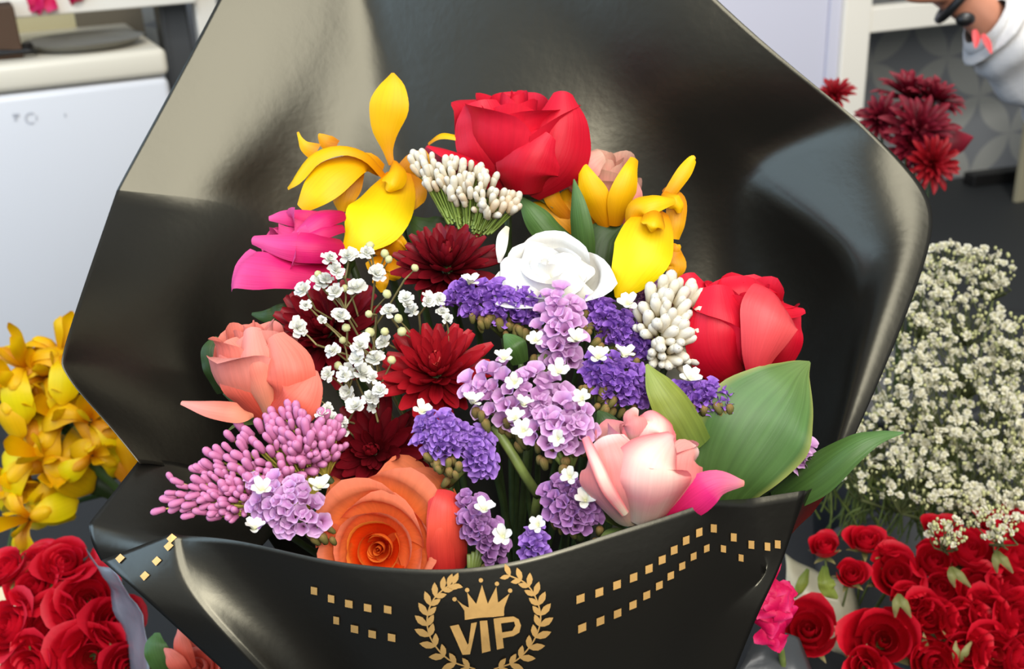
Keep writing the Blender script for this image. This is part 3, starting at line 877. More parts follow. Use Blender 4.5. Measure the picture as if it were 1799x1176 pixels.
def statice(label, px, py, d, a, b, rot, kind, n, size, lean=(0, .6, .7), bract=(0, 1), nbr=14, white=(), seed=1, group=None, dome=.5, stem=True):
    """flower head: florets over an ellipse (half-axes a,b px, turned by rot degrees), bracts under it towards bract (px dir)"""
    rnd = random.Random(seed)
    s = d/FPX
    c = P(px, py, d)
    root = thing('statice', label, 'statice', c, group)
    cr_, sr_ = math.cos(math.radians(rot)), math.sin(math.radians(rot))
    A, B = RGT*cr_+UPV*sr_, -RGT*sr_+UPV*cr_
    ln = dirv(*lean)
    dn = (RGT*bract[0]-UPV*bract[1]).normalized()
    node = dn*(b*1.7*s) + FWD*.012
    for i in range(n):
        r = math.sqrt((i+.5)/n); th = i*2.39996+rnd.uniform(-.3, .3)
        u, v = r*math.cos(th), r*math.sin(th)
        p = A*(u*a*s) + B*(v*b*s) + BCK*(dome*b*s*(1-r*r)) + BCK*rnd.uniform(-.0015, .0015)
        nn = (ln + A*u*.7 + B*v*.7 + (p-node).normalized()*.5 + Vector((rnd.uniform(-.25, .25),)*3)).normalized()
        z = size*s*rnd.uniform(.85, 1.2)
        put('floret', rnd.choice(FUN[kind]), root, frame_mat(p-nn*z*.9, nn, rnd.uniform(0, 6), z))
    for i in range(nbr):
        u = rnd.uniform(-.85, .85)
        p = A*(u*a*s) + dn*(b*s*rnd.uniform(.8, 1.75)*(1-.35*u*u)) + FWD*(rnd.uniform(-.004, .006) if nbr >= 14 else rnd.uniform(.003, .01))
        nn = (ln*.5-dn*.9+BCK*.25+Vector((rnd.uniform(-.5, .5), rnd.uniform(-.5, .5), rnd.uniform(-.5, .5)))).normalized()
        put('bract', BRACT[0], root, frame_mat(p-nn*size*s*.5, nn, 0, size*s*rnd.uniform(.9, 1.35)))
    for x, y in white:
        p = P(x, y, d)-c + BCK*(b*s*dome+.003)
        nn = (BCK*.7+UPV*.6+Vector((rnd.uniform(-.3, .3),)*3)).normalized()
        put('white_floret', rnd.choice(WHITE5), root, frame_mat(p, nn, rnd.uniform(0, 6), rnd.uniform(16, 21)*s))
    if nbr:
        mb = MB()
        for i in range(5):
            u = -.7+.35*i
            mb.add(*tube([A*(u*a*s)*.8+dn*(b*s*.6)+FWD*.003, A*(u*a*s)*.4+dn*(b*s*1.1)+FWD*.006, node], [.0012, .0013, .0016], 5))
        put('branchlet', mesh('branchlet', mb.v, mb.f, M['stem']), root)
    if stem: stem_to_base(root, c+node, .0016)
    return root

def bud_head(label, px, py, d, a, b, rot, kinds, n, L, lean=(0, .7, .7), node=(0, 70), ped='pedicel', cat='flower', name='bud_cluster', seed=1, dome=.5, spread=.9, group=None, extra=(), conv=.12):
    rnd = random.Random(seed)
    s = d/FPX
    c = P(px, py, d)
    root = thing(name, label, cat, c, group)
    cr_, sr_ = math.cos(math.radians(rot)), math.sin(math.radians(rot))
    A, B = RGT*cr_+UPV*sr_, -RGT*sr_+UPV*cr_
    ln = dirv(*lean)
    nd = RGT*(node[0]*s) - UPV*(node[1]*s) + FWD*.014
    mb = MB()
    items = []
    for i in range(n):
        r = math.sqrt((i+.5)/n); th = i*2.39996+rnd.uniform(-.3, .3)
        u, v = r*math.cos(th), r*math.sin(th)
        items.append((A*(u*a*s)+B*(v*b*s)+BCK*(dome*b*s*(1-r*r)+rnd.uniform(-.002, .002)), (ln+(A*u+B*v)*spread+Vector((rnd.uniform(-.3, .3), rnd.uniform(-.3, .3), rnd.uniform(-.3, .3)))).normalized()))
    for x, y, ang in extra:
        q = math.radians(ang)
        items.append((P(x, y, d)-c, (RGT*math.cos(q)+UPV*math.sin(q)+BCK*.2).normalized()))
    for p, nn in items:
        z = L*s*rnd.uniform(.8, 1.2)
        p0 = p-nn*z*.5
        put('bud', BUDS[rnd.choice(kinds)], root, frame_mat(p0, nn, 0, z))
        k = nd + (p0-nd)*.35*Vector((1, 1, 1)).x
        mb.add(*tube([p0+nn*z*.05, p0.lerp(nd, .35)-nn*z*.12+FWD*.002, nd.lerp(p0, conv)], [.0005, .0006, .0009], 4, False))
    put('pedicels', mesh('pedicels', mb.v, mb.f, M[ped]), root)['kind'] = 'stuff'
    stem_to_base(root, c+nd, .0018)
    return root

def gyp_sprig(label, d, blossoms, node, buds=(), group=None, seed=1, mats=None, stem=True):
    """blossoms: [(px,py,radius_px)]"""
    rnd = random.Random(seed)
    s = d/FPX
    c = P(node[0], node[1], d+.03)
    root = thing('gypsophila', label, 'gypsophila', c, group)
    mb = MB()
    sub = []
    for k in range(4):
        pass
    allp = [(x, y, r, 0) for x, y, r in blossoms] + [(x, y, r, 1) for x, y, r in buds]
    mids = {}
    for x, y, r, isb in allp:
        p = P(x, y, d+rnd.uniform(-.008, .008))-c
        key = (int(x//70), int(y//70))
        if key not in mids:
            q = P((key[0]*70+35)*.75+node[0]*.25, (key[1]*70+35)*.75+node[1]*.25, d+.012)-c
            mids[key] = q
            mb.add(*tube(spline([q, q*.5+FWD*.006, Vector((0, 0, 0))], 8), [.0006]*8, 4, False))
        nn = (BCK*.8+UPV*.45+RGT*rnd.uniform(-.5, .5)+UPV*rnd.uniform(-.4, .4)).normalized()
        z = r*s
        if isb: put('bud', BALLBUD, root, frame_mat(p, nn, 0, z))
        else: put('blossom', rnd.choice(POM), root, frame_mat(p, nn, rnd.uniform(0, 6), z*1.08))
        mb.add(*tube(spline([p-nn*z*.5, p.lerp(mids[key], .4)+FWD*.003, mids[key]], 6), [.0004, .0004, .0005, .0005, .0006, .0006], 4, False))
    put('stems', mesh('stems', mb.v, mb.f, M['gyp_stem']), root)
    if stem: stem_to_base(root, c, .001, M['gyp_stem'], name='main_stem')
    return root

def leaf(label, spec, mat, cup=.2, normal=None, wave=.08, seed=0, group=None, stem=True, midrib=True):
    root = thing('leaf', label, 'leaf', P(*spec[0][:3]), group)
    R3(root, 'blade', M[mat], spec, cup, normal, wave, seed, 10, 24)
    if stem: stem_to_base(root, P(*spec[0][:3]), .0014, name='leaf_stalk')
    return root
# ------------------------------------------------------------------ the bouquet
U, B_ = UPV, BCK
# --- roses
r = rose('large red rose at the top of the bouquet, highest in front of black paper', 893, 340, .618, (.08, .93, .36), 98, 180, one(M['red']), 15, .16, 3, .12, low=.05)
R3(r, 'petal', M['red'], [(900,338,.600,60),(870,270,.590,120),(850,215,.588,110),(842,176,.590,60)], .5, None, .08, 2)
R3(r, 'petal', M['red'], [(925,340,.594,50),(965,280,.584,130),(985,215,.582,110),(990,160,.588,34)], .5, None, .08, 5)
R3(r, 'petal', M['red'], [(920,342,.588,70),(925,300,.580,120),(945,262,.578,100),(965,235,.580,40)], .6, None, .06, 7)
R3(r, 'petal', M['red'], [(868,300,.588,10),(835,283,.580,36),(790,268,.580,34),(752,256,.584,8)], .3, B_*.5+U*.8, .05, 1)
R3(r, 'petal', M['dark_crimson'], [(850,318,.598,10),(815,300,.592,40),(780,278,.592,36),(748,258,.594,8)], .3, None, .05, 4)
r = rose('red rose with a lighter front petal, above the big green leaf', 1288, 668, .562, (.06, .92, .38), 92, 182, one(M['red']), 13, .10, 8, .12)
R3(r, 'petal', M['red'], [(1300,668,.546,60),(1250,610,.538,110),(1228,540,.538,110),(1206,480,.546,30)], .5, None, .08, 1)
R3(r, 'petal', M['red'], [(1330,640,.550,80),(1310,560,.542,150),(1305,510,.542,150),(1300,484,.548,110)], .5, None, .10, 11)
R3(r, 'petal', M['red'], [(1310,668,.536,70),(1275,620,.524,120),(1268,560,.522,116),(1262,500,.530,50)], .5, None, .06, 8)
R3(r, 'petal', M['red'], [(1350,655,.539,50),(1376,610,.532,70),(1390,570,.532,50),(1398,540,.538,22)], .4, None, .12, 3)
R3(r, 'petal', M['red'], [(1345,535,.526,20),(1365,540,.522,40),(1395,545,.524,26),(1414,545,.528,12)], .4, U*.4+B_*.8, .05, 9)
R3(r, 'front_petal', M['red_light'], [(1328,664,.522,30),(1336,625,.516,64),(1350,580,.513,96),(1360,548,.514,112),(1366,530,.520,104),(1368,524,.526,90)], .35, None, .04, 5)
r = rose('hot pink rose leaning out to the side under the yellow iris', 610, 462, .605, (-.86, .16, .48), 60, 150, one(M['hot_pink']), 14, .35, 21, .15)
R3(r, 'petal', M['hot_pink'], [(604,470,.582,26),(550,482,.572,46),(480,474,.564,66),(432,468,.566,76),(413,468,.572,86)], .35, U*.35+B_*.9, .10, 2)
R3(r, 'petal', M['hot_pink'], [(606,436,.576,40),(556,432,.566,56),(500,428,.564,50),(442,420,.574,16)], .6, U*.2+B_*.9, .06, 3)
R3(r, 'petal', M['hot_pink'], [(606,375,.586,22),(572,378,.578,42),(540,398,.574,40),(510,415,.576,14)], .5, U*.4+B_*.8, .05, 4)
R3(r, 'petal', M['hot_pink'], [(604,398,.582,20),(568,402,.575,34),(530,420,.572,26),(500,430,.575,10)], .5, U*.5+B_*.8, .05, 7)
R3(r, 'petal', M['hot_pink'], [(590,390,.596,30),(540,386,.592,34),(500,382,.592,26),(472,384,.594,8)], .3, None, .05, 6)
r = rose('coral rose with one petal stuck out sideways, at the outer edge of the bouquet', 468, 734, .545, (-.10, .96, .26), 80, 172, lambda k: M['coral'] if int(k*15) % 3 else M['coral_pale'], 14, .08, 31, .14)
R3(r, 'petal', M['coral'], [(470,735,.530,40),(440,690,.520,90),(415,640,.518,90),(395,600,.524,40)], .5, None, .08, 2)
R3(r, 'petal', M['coral_pale'], [(478,735,.526,30),(460,680,.515,60),(445,630,.512,60),(440,575,.520,30)], .6, None, .06, 5)
R3(r, 'petal', M['coral'], [(490,735,.522,40),(505,690,.512,84),(500,640,.510,90),(478,590,.518,40)], .5, None, .08, 9)
R3(r, 'petal', M['coral'], [(480,737,.520,50),(515,712,.508,84),(540,680,.510,60),(552,650,.518,14)], .4, None, .06, 4)
R3(r, 'side_petal', M['coral_pale'], [(445,728,.518,10),(420,722,.510,40),(370,716,.508,34),(318,707,.512,8)], .45, U*.5+B_*.8, .02, 1)
r = rose('large open orange rose resting against the front edge of the wrapping', 672, 958, .524, (-.06, .02, 1.0), 104, 80, lambda k: M['orange_in'] if k < .5 else M['orange_out'], 17, .36, 5, .05, tight=.35, low=.30, sep=False)
rnd = random.Random(9); M4 = frame_mat(Vector((0, 0, 0)), dirv(-.06, .02, 1.0))
for i in range(7):
    v, f, uv = rose_petal(i, 7, 22*.524/FPX, 58*.524/FPX, 0, rnd, .05, tight=.6)
    put('petal', mesh('petal', [M4 @ x for x in v], f, M['orange_in'], uv), r)
R3(r, 'outer_petal', M['orange_out'], [(690,985,.532,150),(668,905,.526,200),(668,858,.520,180),(655,840,.518,70)], .3, U*.5+B_*.9, .05, 3)
R3(r, 'outer_petal', M['orange_out'], [(720,985,.530,120),(745,915,.522,130),(735,865,.518,110),(712,845,.518,60)], .3, U*.4+B_*.9, .05, 6)
R3(r, 'outer_petal', M['orange_out'], [(650,1010,.530,120),(608,960,.522,100),(583,925,.520,90),(588,888,.522,50)], .3, B_*.9-RGT*.4, .05, 7)
R3(r, 'side_petal', M['orange_red'], [(795,1012,.514,70),(790,950,.504,76),(788,895,.502,60),(790,862,.508,40)], .4, B_+RGT*.4, .05, 2)
R3(r, 'side_petal', M['orange_red'], [(775,1008,.508,50),(772,950,.502,46),(768,910,.502,40),(764,870,.508,26)], .5, None, .05, 4)
r = rose('pink and cream rose bud half tucked behind the front paper', 1112, 928, .505, (.12, .96, .26), 86, 200, one(M['pink_white']), 14, .15, 44, .10, sepmat=M['sepal'])
R3(r, 'petal', M['pink_rose'], [(1110,925,.490,60),(1082,870,.474,130),(1068,810,.472,116),(1058,768,.480,70)], .55, B_-RGT*.3, .04, 2)
R3(r, 'petal', M['pink_white'], [(1130,925,.486,70),(1145,870,.468,140),(1152,815,.466,132),(1178,775,.472,50),(1186,768,.476,8)], .5, None, .04, 5)
R3(r, 'petal', M['pink_rose'], [(1180,890,.49,50),(1205,850,.48,76),(1212,805,.48,76),(1228,792,.486,20)], .4, B_+RGT*.4, .04, 6)
R3(r, 'petal', M['pink_white'], [(1140,800,.484,50),(1140,760,.478,90),(1150,738,.480,70),(1138,722,.486,40)], .6, U*.6+B_*.7, .06, 8)
R3(r, 'petal', M['pink_rose'], [(1110,780,.482,30),(1112,750,.478,46),(1108,730,.480,34),(1116,716,.484,14)], .6, B_-RGT*.4, .06, 9)
M['hot_edge'] = petal_mat('magenta_rose_outer_petal', [(0, (206, 16, 66)), (.55, (238, 44, 128)), (.9, (246, 140, 164)), (1, (248, 160, 140))], vein=.1)
R3(r, 'outer_petal', M['hot_edge'], [(1165,925,.492,40),(1215,880,.482,70),(1260,852,.480,52),(1308,850,.486,10)], .3, None, .05, 1)
R3(r, 'outer_petal', M['pink_white'], [(1100,905,.478,14),(1070,862,.470,24),(1046,810,.470,22),(1028,768,.478,14)], .4, None, .05, 3)
r = rose('white rose in the middle of the bouquet behind the purple statice', 960, 540, .575, (-.02, .66, .75), 80, 118, one(M['white']), 14, .4, 61, .12)
R3(r, 'petal', M['white'], [(990,535,.560,60),(960,500,.548,130),(920,480,.548,110),(885,455,.556,20)], .4, U*.4+B_*.9, .08, 2)
R3(r, 'petal', M['white'], [(970,535,.556,60),(990,495,.546,120),(1010,470,.548,90),(1045,474,.556,16)], .4, U*.4+B_*.9, .08, 4)
R3(r, 'petal', M['white'], [(960,520,.560,70),(948,480,.552,110),(940,450,.556,70),(928,424,.562,8)], .4, None, .08, 5)
R3(r, 'hanging_petal', M['white'], [(892,398,.566,8),(884,415,.560,20),(880,440,.558,18),(877,462,.560,5)], .3, None, .05, 5)
r = rose('salmon pink rose mostly hidden behind the yellow flower near the top', 1056, 392, .634, (.04, .84, .52), 66, 130, one(M['pink_back']), 13, .3, 71, .08)

R3(r, 'petal', M['pink_back'], [(1098,396,.602,22),(1112,352,.592,34),(1113,326,.592,26),(1112,312,.596,10)], .5, None, .05, 3)
R3(r, 'petal', M['pink_back'], [(1000,330,.602,30),(1012,300,.596,54),(1035,278,.594,60),(1058,268,.598,30)], .5, U*.4+B_*.8, .06, 5)
# --- irises
def iris_root(label, px, py, d): return thing('iris', label, 'iris', P(px, py, d))
t = iris_root('large yellow iris with one tall upright petal', 693, 330, .625)
R3(t, 'upright_petal', M['yellow'], [(688,290,.622,10),(681,262,.620,20),(677,225,.616,52),(683,185,.612,70),(689,150,.612,46),(690,128,.614,5)], .2, None, .04, 1)
R3(t, 'fall', M['yellow_bright'], [(700,300,.612,44),(690,332,.602,84),(664,372,.586,112),(632,412,.580,78),(603,444,.582,8)], .28, B_+U*.25, .06, 2)
R3(t, 'fall', M['yellow'], [(672,300,.618,24),(640,282,.608,40),(592,300,.596,70),(556,332,.592,66),(528,366,.594,22)], .25, B_+U*.2-RGT*.2, .05, 3)
R3(t, 'fall_ridge', M['yellow'], [(678,308,.614,24),(646,272,.604,30),(600,258,.598,32),(552,272,.596,36),(520,310,.598,30),(505,330,.602,10)], .5, U*.7+B_*.6, .05, 4)
R3(t, 'fall', M['amber'], [(628,290,.612,30),(612,320,.608,50),(602,350,.608,40),(600,372,.610,14)], .3, None, .05, 5)
R3(t, 'spur', M['yellow'], [(556,268,.600,34),(537,258,.600,22),(528,245,.600,9),(523,232,.600,4)], .3, None, 0, 6)
R3(t, 'spur', M['amber'], [(592,256,.602,20),(575,250,.604,28),(564,240,.604,14),(560,235,.604,3)], .3, None, 0, 6)
R3(t, 'style_arm', M['yellow'], [(692,282,.606,10),(694,300,.598,40),(688,322,.594,36),(680,336,.596,12)], .7, None, .03, 7)
R3(t, 'fall', M['amber'], [(700,312,.620,30),(726,288,.616,40),(752,276,.616,30),(768,268,.618,10)], .3, None, .05, 8)
R3(t, 'fall', M['amber'], [(704,316,.616,40),(724,334,.610,50),(722,352,.608,40),(716,372,.608,10)], .3, None, .05, 9)
R3(t, 'curled_petal', M['yellow'], [(752,252,.606,8),(772,238,.600,14),(800,240,.598,13),(836,249,.600,9)], .4, U*.5+B_*.8, .05, 9)
stem_to_base(t, P(697, 335, .625))
t = iris_root('yellow iris with a broad hanging fall near the red rose', 1165, 420, .60)
R3(t, 'fall', M['yellow_bright'], [(1150,366,.566,54),(1142,400,.556,92),(1128,445,.550,104),(1100,495,.552,64),(1083,524,.556,8)], .3, B_+U*.25, .06, 1)
R3(t, 'upright_petal', M['yellow'], [(1168,352,.578,18),(1186,326,.576,24),(1204,300,.576,26),(1217,280,.578,16),(1222,277,.578,3)], .3, None, .03, 2)
R3(t, 'fall', M['yellow'], [(1104,400,.568,18),(1118,364,.560,44),(1150,352,.558,40),(1186,350,.562,16)], .5, U*.5+B_*.8, .04, 3)
R3(t, 'style_arm', M['yellow'], [(1152,366,.560,34),(1152,382,.548,44),(1148,398,.545,34),(1145,408,.548,10)], .7, None, .02, 3)
R3(t, 'fall', M['amber'], [(1168,330,.582,14),(1188,352,.576,36),(1188,390,.574,34),(1182,420,.576,24)], .4, None, .06, 4)
R3(t, 'style_arm', M['yellow'], [(1165,338,.574,12),(1180,350,.568,30),(1192,362,.568,22),(1194,375,.57,8)], .5, None, .04, 4)
R3(t, 'fall', M['amber'], [(1165,425,.576,30),(1180,450,.572,40),(1188,470,.572,36),(1174,492,.574,14)], .3, None, .2, 5)
R3(t, 'spur', M['amber'], [(1170,440,.574,20),(1188,436,.572,18),(1196,432,.573,6)], .3, None, .1, 5)
stem_to_base(t, P(1160, 430, .60))
t = thing('tulip', 'yellow and amber flower with pointed petals in front of the salmon pink rose', 'flower', P(1060, 400, .615))
R3(t, 'petal', M['yellow'], [(1066,400,.600,24),(1046,352,.590,52),(1030,312,.588,34),(1021,280,.592,4)], .35, B_-RGT*.3, .06, 1)
R3(t, 'petal', M['yellow'], [(1082,398,.598,24),(1094,350,.588,50),(1107,308,.586,36),(1116,278,.592,16)], .35, B_+RGT*.3, .04, 2)
R3(t, 'petal', M['amber'], [(1000,385,.606,20),(972,350,.600,30),(966,318,.598,28),(970,292,.602,14)], .3, None, .04, 3)
R3(t, 'petal', M['amber'], [(1030,430,.612,60),(1000,395,.606,84),(965,370,.606,46),(936,357,.610,6)], .3, None, .06, 4)
R3(t, 'petal', M['amber'], [(1070,400,.612,30),(1030,380,.608,70),(1005,355,.608,60),(990,335,.612,20)], .3, None, .06, 5)
stem_to_base(t, P(1065, 410, .62))
t = thing('alstroemeria', 'small amber flower under the fall of the large iris', 'flower', P(675, 450, .60))
for i, q in enumerate(([(680,450,.596,14),(655,425,.590,40),(640,415,.590,20)], [(680,450,.596,14),(695,425,.588,46),(708,415,.59,30)], [(675,450,.594,14),(660,465,.586,36),(645,472,.588,20)], [(685,455,.594,14),(690,475,.586,40),(685,492,.588,18)], [(660,470,.59,14),(668,492,.584,30),(672,514,.586,8)])):
    R3(t, 'petal', M['amber'], q, .3, None, .15, i)
stem_to_base(t, P(680, 455, .60))

# --- chrysanthemums
M['pink_red'] = petal_mat('coral_red_petal', [(0, (150, 20, 30)), (.6, (206, 60, 58)), (1, (228, 96, 84))], vein=.1)
chrysanthemum('burgundy chrysanthemum with coral heart beside the white rose', 785, 478, .572, (.03, .72, .69), 98, M['burgundy'], 1, centre=M['pink_red'])
chrysanthemum('burgundy chrysanthemum behind the coral rose and the baby\'s breath', 582, 590, .565, (-.25, .42, .87), 108, M['burgundy'], 2)
chrysanthemum('bright crimson chrysanthemum in the centre of the bouquet', 768, 665, .533, (-.02, .62, .78), 108, M['crimson'], 3, centre=M['pink_red'])
chrysanthemum('darkest chrysanthemum, just above the orange rose', 660, 798, .545, (-.05, .25, .97), 104, M['burgundy'], 4)

# --- statice
statice('purple statice tuft under the white rose', 868, 528, .545, 92, 38, -10, 'purple', 60, 21, (0, .7, .7), (.25, 1), 22, [(825,502),(758,534)], 1)
statice('purple statice tuft sloping down beside the cream buds', 1092, 578, .545, 78, 34, -40, 'purple', 52, 20, (.3, .7, .7), (-.7, .8), 20, [(1100,538)], 2)
statice('purple statice tuft touching the tip of the pink and cream rose', 1085, 665, .520, 66, 40, -30, 'purple', 48, 20, (.2, .6, .8), (-.5, 1), 16, [(1048,630),(1092,628)], 3)
statice('small purple statice tuft lying over the big green leaf', 1238, 694, .515, 58, 26, -12, 'purple', 34, 19, (.2, .7, .7), (.3, 1), 14, [(1208,668)], 4)
statice('violet statice fan beside the burgundy petals, above the orange rose', 772, 762, .500, 46, 42, -25, 'violet', 38, 20, (-.1, .5, .85), (.15, 1), 18, [(745,724)], 5)
statice('violet statice fan left of the bare green stem', 838, 790, .505, 34, 52, 25, 'violet', 36, 20, (.3, .4, .85), (-.6, .8), 4, [], 6)
statice('large lilac statice spray in the centre with open cups', 905, 690, .505, 96, 62, -8, 'lilac', 44, 25, (-.1, .5, .85), (.2, 1), 16, [(905,672),(918,712),(980,655),(830,708),(885,632),(905,735)], 7)
statice('lilac statice spray below the white rose', 985, 575, .535, 44, 78, 8, 'lilac', 34, 24, (-.1, .4, .9), (-.3, 1), 10, [(940,600),(1010,600)], 8)
statice('lilac statice cups left of the pink and cream rose tip', 985, 745, .498, 62, 56, 10, 'lilac', 28, 25, (0, .3, .95), (.2, 1), 12, [(1020,700),(980,768),(920,755)], 9)
statice('mauve statice tuft in the shade left of the pink and cream rose', 1005, 882, .500, 56, 48, -20, 'mauve', 40, 21, (0, .5, .85), (.2, 1), 5, [(1000,834),(1026,876)], 10)
statice('mauve statice plume right of the orange rose', 848, 925, .505, 32, 74, 28, 'mauve', 40, 20, (.3, .3, .9), (-.2, 1), 5, [(852,890),(885,935)], 11)
statice('small violet statice sprig just above the emblem\'s right side', 938, 952, .500, 22, 36, -10, 'violet', 14, 20, (0, .5, .85), (0, 1), 5, [(945,918)], 12)
statice('lavender statice spray at the edge of the pink buds', 500, 885, .500, 78, 52, -25, 'lilac', 44, 22, (0, .4, .9), (.6, .8), 6, [(455,925),(567,855),(470,858)], 13)
statice('dim purple statice tuft behind the hanging iris fall', 1145, 520, .570, 40, 26, 20, 'mauve', 20, 19, (0, .6, .8), (0, 1), 5, [], 14)
statice('lilac statice sprig peeping out right of the big green leaf', 1412, 800, .530, 22, 28, -30, 'lilac', 12, 20, (.3, .5, .8), (-.3, 1), 5, [], 15)

# --- bud clusters
bud_head('long cream bud cluster on green stalks under the top red rose', 818, 326, .570, 106, 36, -24, ['cream_bud', 'cream_bud', 'tan_bud', 'cream_bud'], 100, 27, (0, .75, .65), (0, 120), 'pedicel', seed=2, dome=.4, spread=.5, conv=.5)
bud_head('cream bud cluster overlapping the red rose with the lighter petal', 1186, 576, .540, 66, 82, 15, ['cream_bud'], 80, 40, (.35, .45, .8), (-10, 70), 'pedicel_y', seed=3, dome=.5, spread=1.0)
bud_head('broad pink bud cluster at the lower outer edge of the bouquet', 458, 812, .515, 122, 78, 28, ['pink_bud'], 100, 29, (-.35, .6, .7), (90, 90), 'pedicel_y', seed=4, dome=.5, spread=.9)
bud_head('pink buds next to the burgundy petals, on yellow-green stalks', 545, 765, .510, 66, 50, -30, ['pink_bud'], 60, 30, (0, .8, .6), (20, 80), 'pedicel_y', seed=5, dome=.5, spread=.8)
bud_head('pink buds along the lower left of the broad pink cluster, above the gold dots', 415, 868, .508, 88, 44, 12, ['pink_bud'], 70, 27, (-.3, .5, .8), (110, 40), 'pedicel_y', seed=7, dome=.5, spread=.9)
bud_head('short pink bud sprig reaching out left over the black paper', 335, 872, .505, 46, 34, 10, ['pink_bud'], 16, 26, (-.9, .1, .4), (75, 20), 'pedicel_y', seed=6, dome=.3, spread=.6, extra=[(300,840,120),(295,878,170),(278,898,195),(300,872,170)])

# --- baby's breath
gyp_sprig('baby\'s breath spray in front of the hot pink rose', .530,
 [(578,456,15),(612,450,17),(644,445,14),(590,476,16),(534,510,17),(562,497,17),(590,515,17),(627,508,19),(662,482,17),(572,492,14)],
 (640, 600), [(559,482,7),(606,507,7),(650,432,8),(676,446,8),(683,456,7),(729,471,7),(680,517,8)], seed=1)
gyp_sprig('baby\'s breath spray with one large blossom over the dark chrysanthemum', .515,
 [(523,576,19),(597,557,17),(537,537,11),(565,563,9)], (650, 640), [(608,576,8),(648,552,7)], seed=2)
gyp_sprig('baby\'s breath spray between the burgundy chrysanthemums', .520,
 [(713,525,14),(683,549,16),(715,535,12),(725,548,14),(752,530,12),(772,527,13),(777,550,12),(785,560,11)], (740, 640), [(700,560,8),(706,583,9),(676,583,8)], seed=3)
gyp_sprig('dense baby\'s breath spray left of the crimson chrysanthemum', .518,
 [(585,617,15),(632,608,17),(640,600,14),(675,603,16),(628,632,15),(660,632,18),(577,658,15),(610,652,16),(635,657,19),(655,665,12),(613,690,17),(650,700,15),(668,687,14),(625,715,18),(655,715,12),(575,720,12),(605,660,14)],
 (660, 760), [(650,584,9),(602,598,7),(594,643,8),(688,633,8)], seed=4)
gyp_sprig('baby\'s breath blossoms above the pink buds', .512, [(580,738,16),(598,742,14),(603,757,15),(566,728,12)], (640, 800), [(560,700,7)], seed=5)

# --- leaves
leaf('big broad green leaf below the red rose', [(1258,890,.520,90),(1290,820,.512,160),(1335,745,.510,200),(1376,690,.514,140),(1402,655,.520,60),(1423,636,.524,4)], 'leaf', .12, B_+U*.2, .05, 1)
leaf('yellow-green leaf pointing up beside the pink and cream rose', [(1225,790,.508,70),(1192,730,.504,72),(1160,680,.504,52),(1136,640,.508,5)], 'leaf_y', .3, B_+RGT*.2, .05, 2)
leaf('long green leaf sticking out over the right edge of the wrapping', [(1360,885,.535,50),(1430,835,.522,74),(1500,785,.515,50),(1545,766,.515,26),(1588,760,.518,3)], 'leaf_m', .35, U*.5+B_*.7, .05, 3)
leaf('narrow upright green leaf in front of the yellow flower', [(1025,460,.590,40),(1020,410,.584,44),(1014,360,.582,30),(1008,315,.586,3)], 'leaf_m', .4, B_-RGT*.5, .03, 4)
leaf('dark green leaf between white rose and hanging iris fall', [(1040,545,.604,60),(1055,480,.598,96),(1065,425,.598,90),(1095,395,.602,10)], 'leaf_d', .3, None, .05, 5)
leaf('long green leaf slanting down under the top red rose', [(1010,450,.600,50),(970,415,.595,50),(940,380,.594,44),(912,345,.598,6)], 'leaf_m', .4, None, .04, 6)
leaf('dark green leaf behind the stalks of the long cream cluster', [(820,440,.606,40),(780,420,.602,70),(740,405,.602,60),(715,380,.606,10)], 'leaf_d', .3, None, .05, 7)
leaf('olive leaf behind the coral rose on its outer side', [(395,690,.575,30),(378,650,.570,44),(370,615,.570,36),(382,592,.574,8)], 'leaf_d', .3, None, .08, 8)
leaf('small olive leaf at the top of the coral rose', [(530,560,.580,30),(500,550,.576,34),(470,556,.576,26),(442,552,.580,5)], 'leaf_d', .3, None, .12, 9)
leaf('small dark green leaf among the lilac statice', [(915,640,.535,30),(905,612,.530,44),(895,598,.532,30),(885,588,.534,6)], 'leaf_m', .3, None, .05, 10)
leaf('dark leaf under the tip of the pink and cream rose', [(1075,790,.515,60),(1070,765,.512,60),(1062,740,.512,40),(1050,722,.515,5)], 'leaf_d', .3, None, .05, 11)
t = thing('flower_stem', 'bare green stem running down through the dark gap in the bouquet', 'stem', P(945, 870, .525))
v, f, uv = tube(spline([P(868,748,.512), P(895,790,.510), P(920,832,.512), P(945,870,.525)], 16), .0024, 8)
world_part('stalk', v, f, M['stem'], t, uv)
stem_to_base(t, P(945, 870, .525), .0022, M['stem'])
# ------------------------------------------------------------------ buckets and flowers around the bouquet
def bucket(name, label, px, py, d, r0, r1, z0, h, mat, rim=True):
    c = P(px, py, d)
    t = thing(name, label, 'bucket', Vector((c.x, c.y, z0)))
    v, f = lathe([(0, .002), (r0, .002), (r1, h), (r1-.003, h), (r0-.003, .006), (0, .006)], 40)
    put('pail', mesh('pail', v, f, mat), t)
    if rim:
        a, b = lathe([(r1-.004, h-.012), (r1+.004, h-.012), (r1+.005, h), (r1-.004, h+.001)], 40)
        put('rim', mesh('rim', a, b, mat), t)
    return t
M['pail_dark'] = plain('dark_grey_plastic', (44, 45, 46), .5)
M['pail_cream'] = plain('cream_glazed_vase', (226, 212, 176), .35)

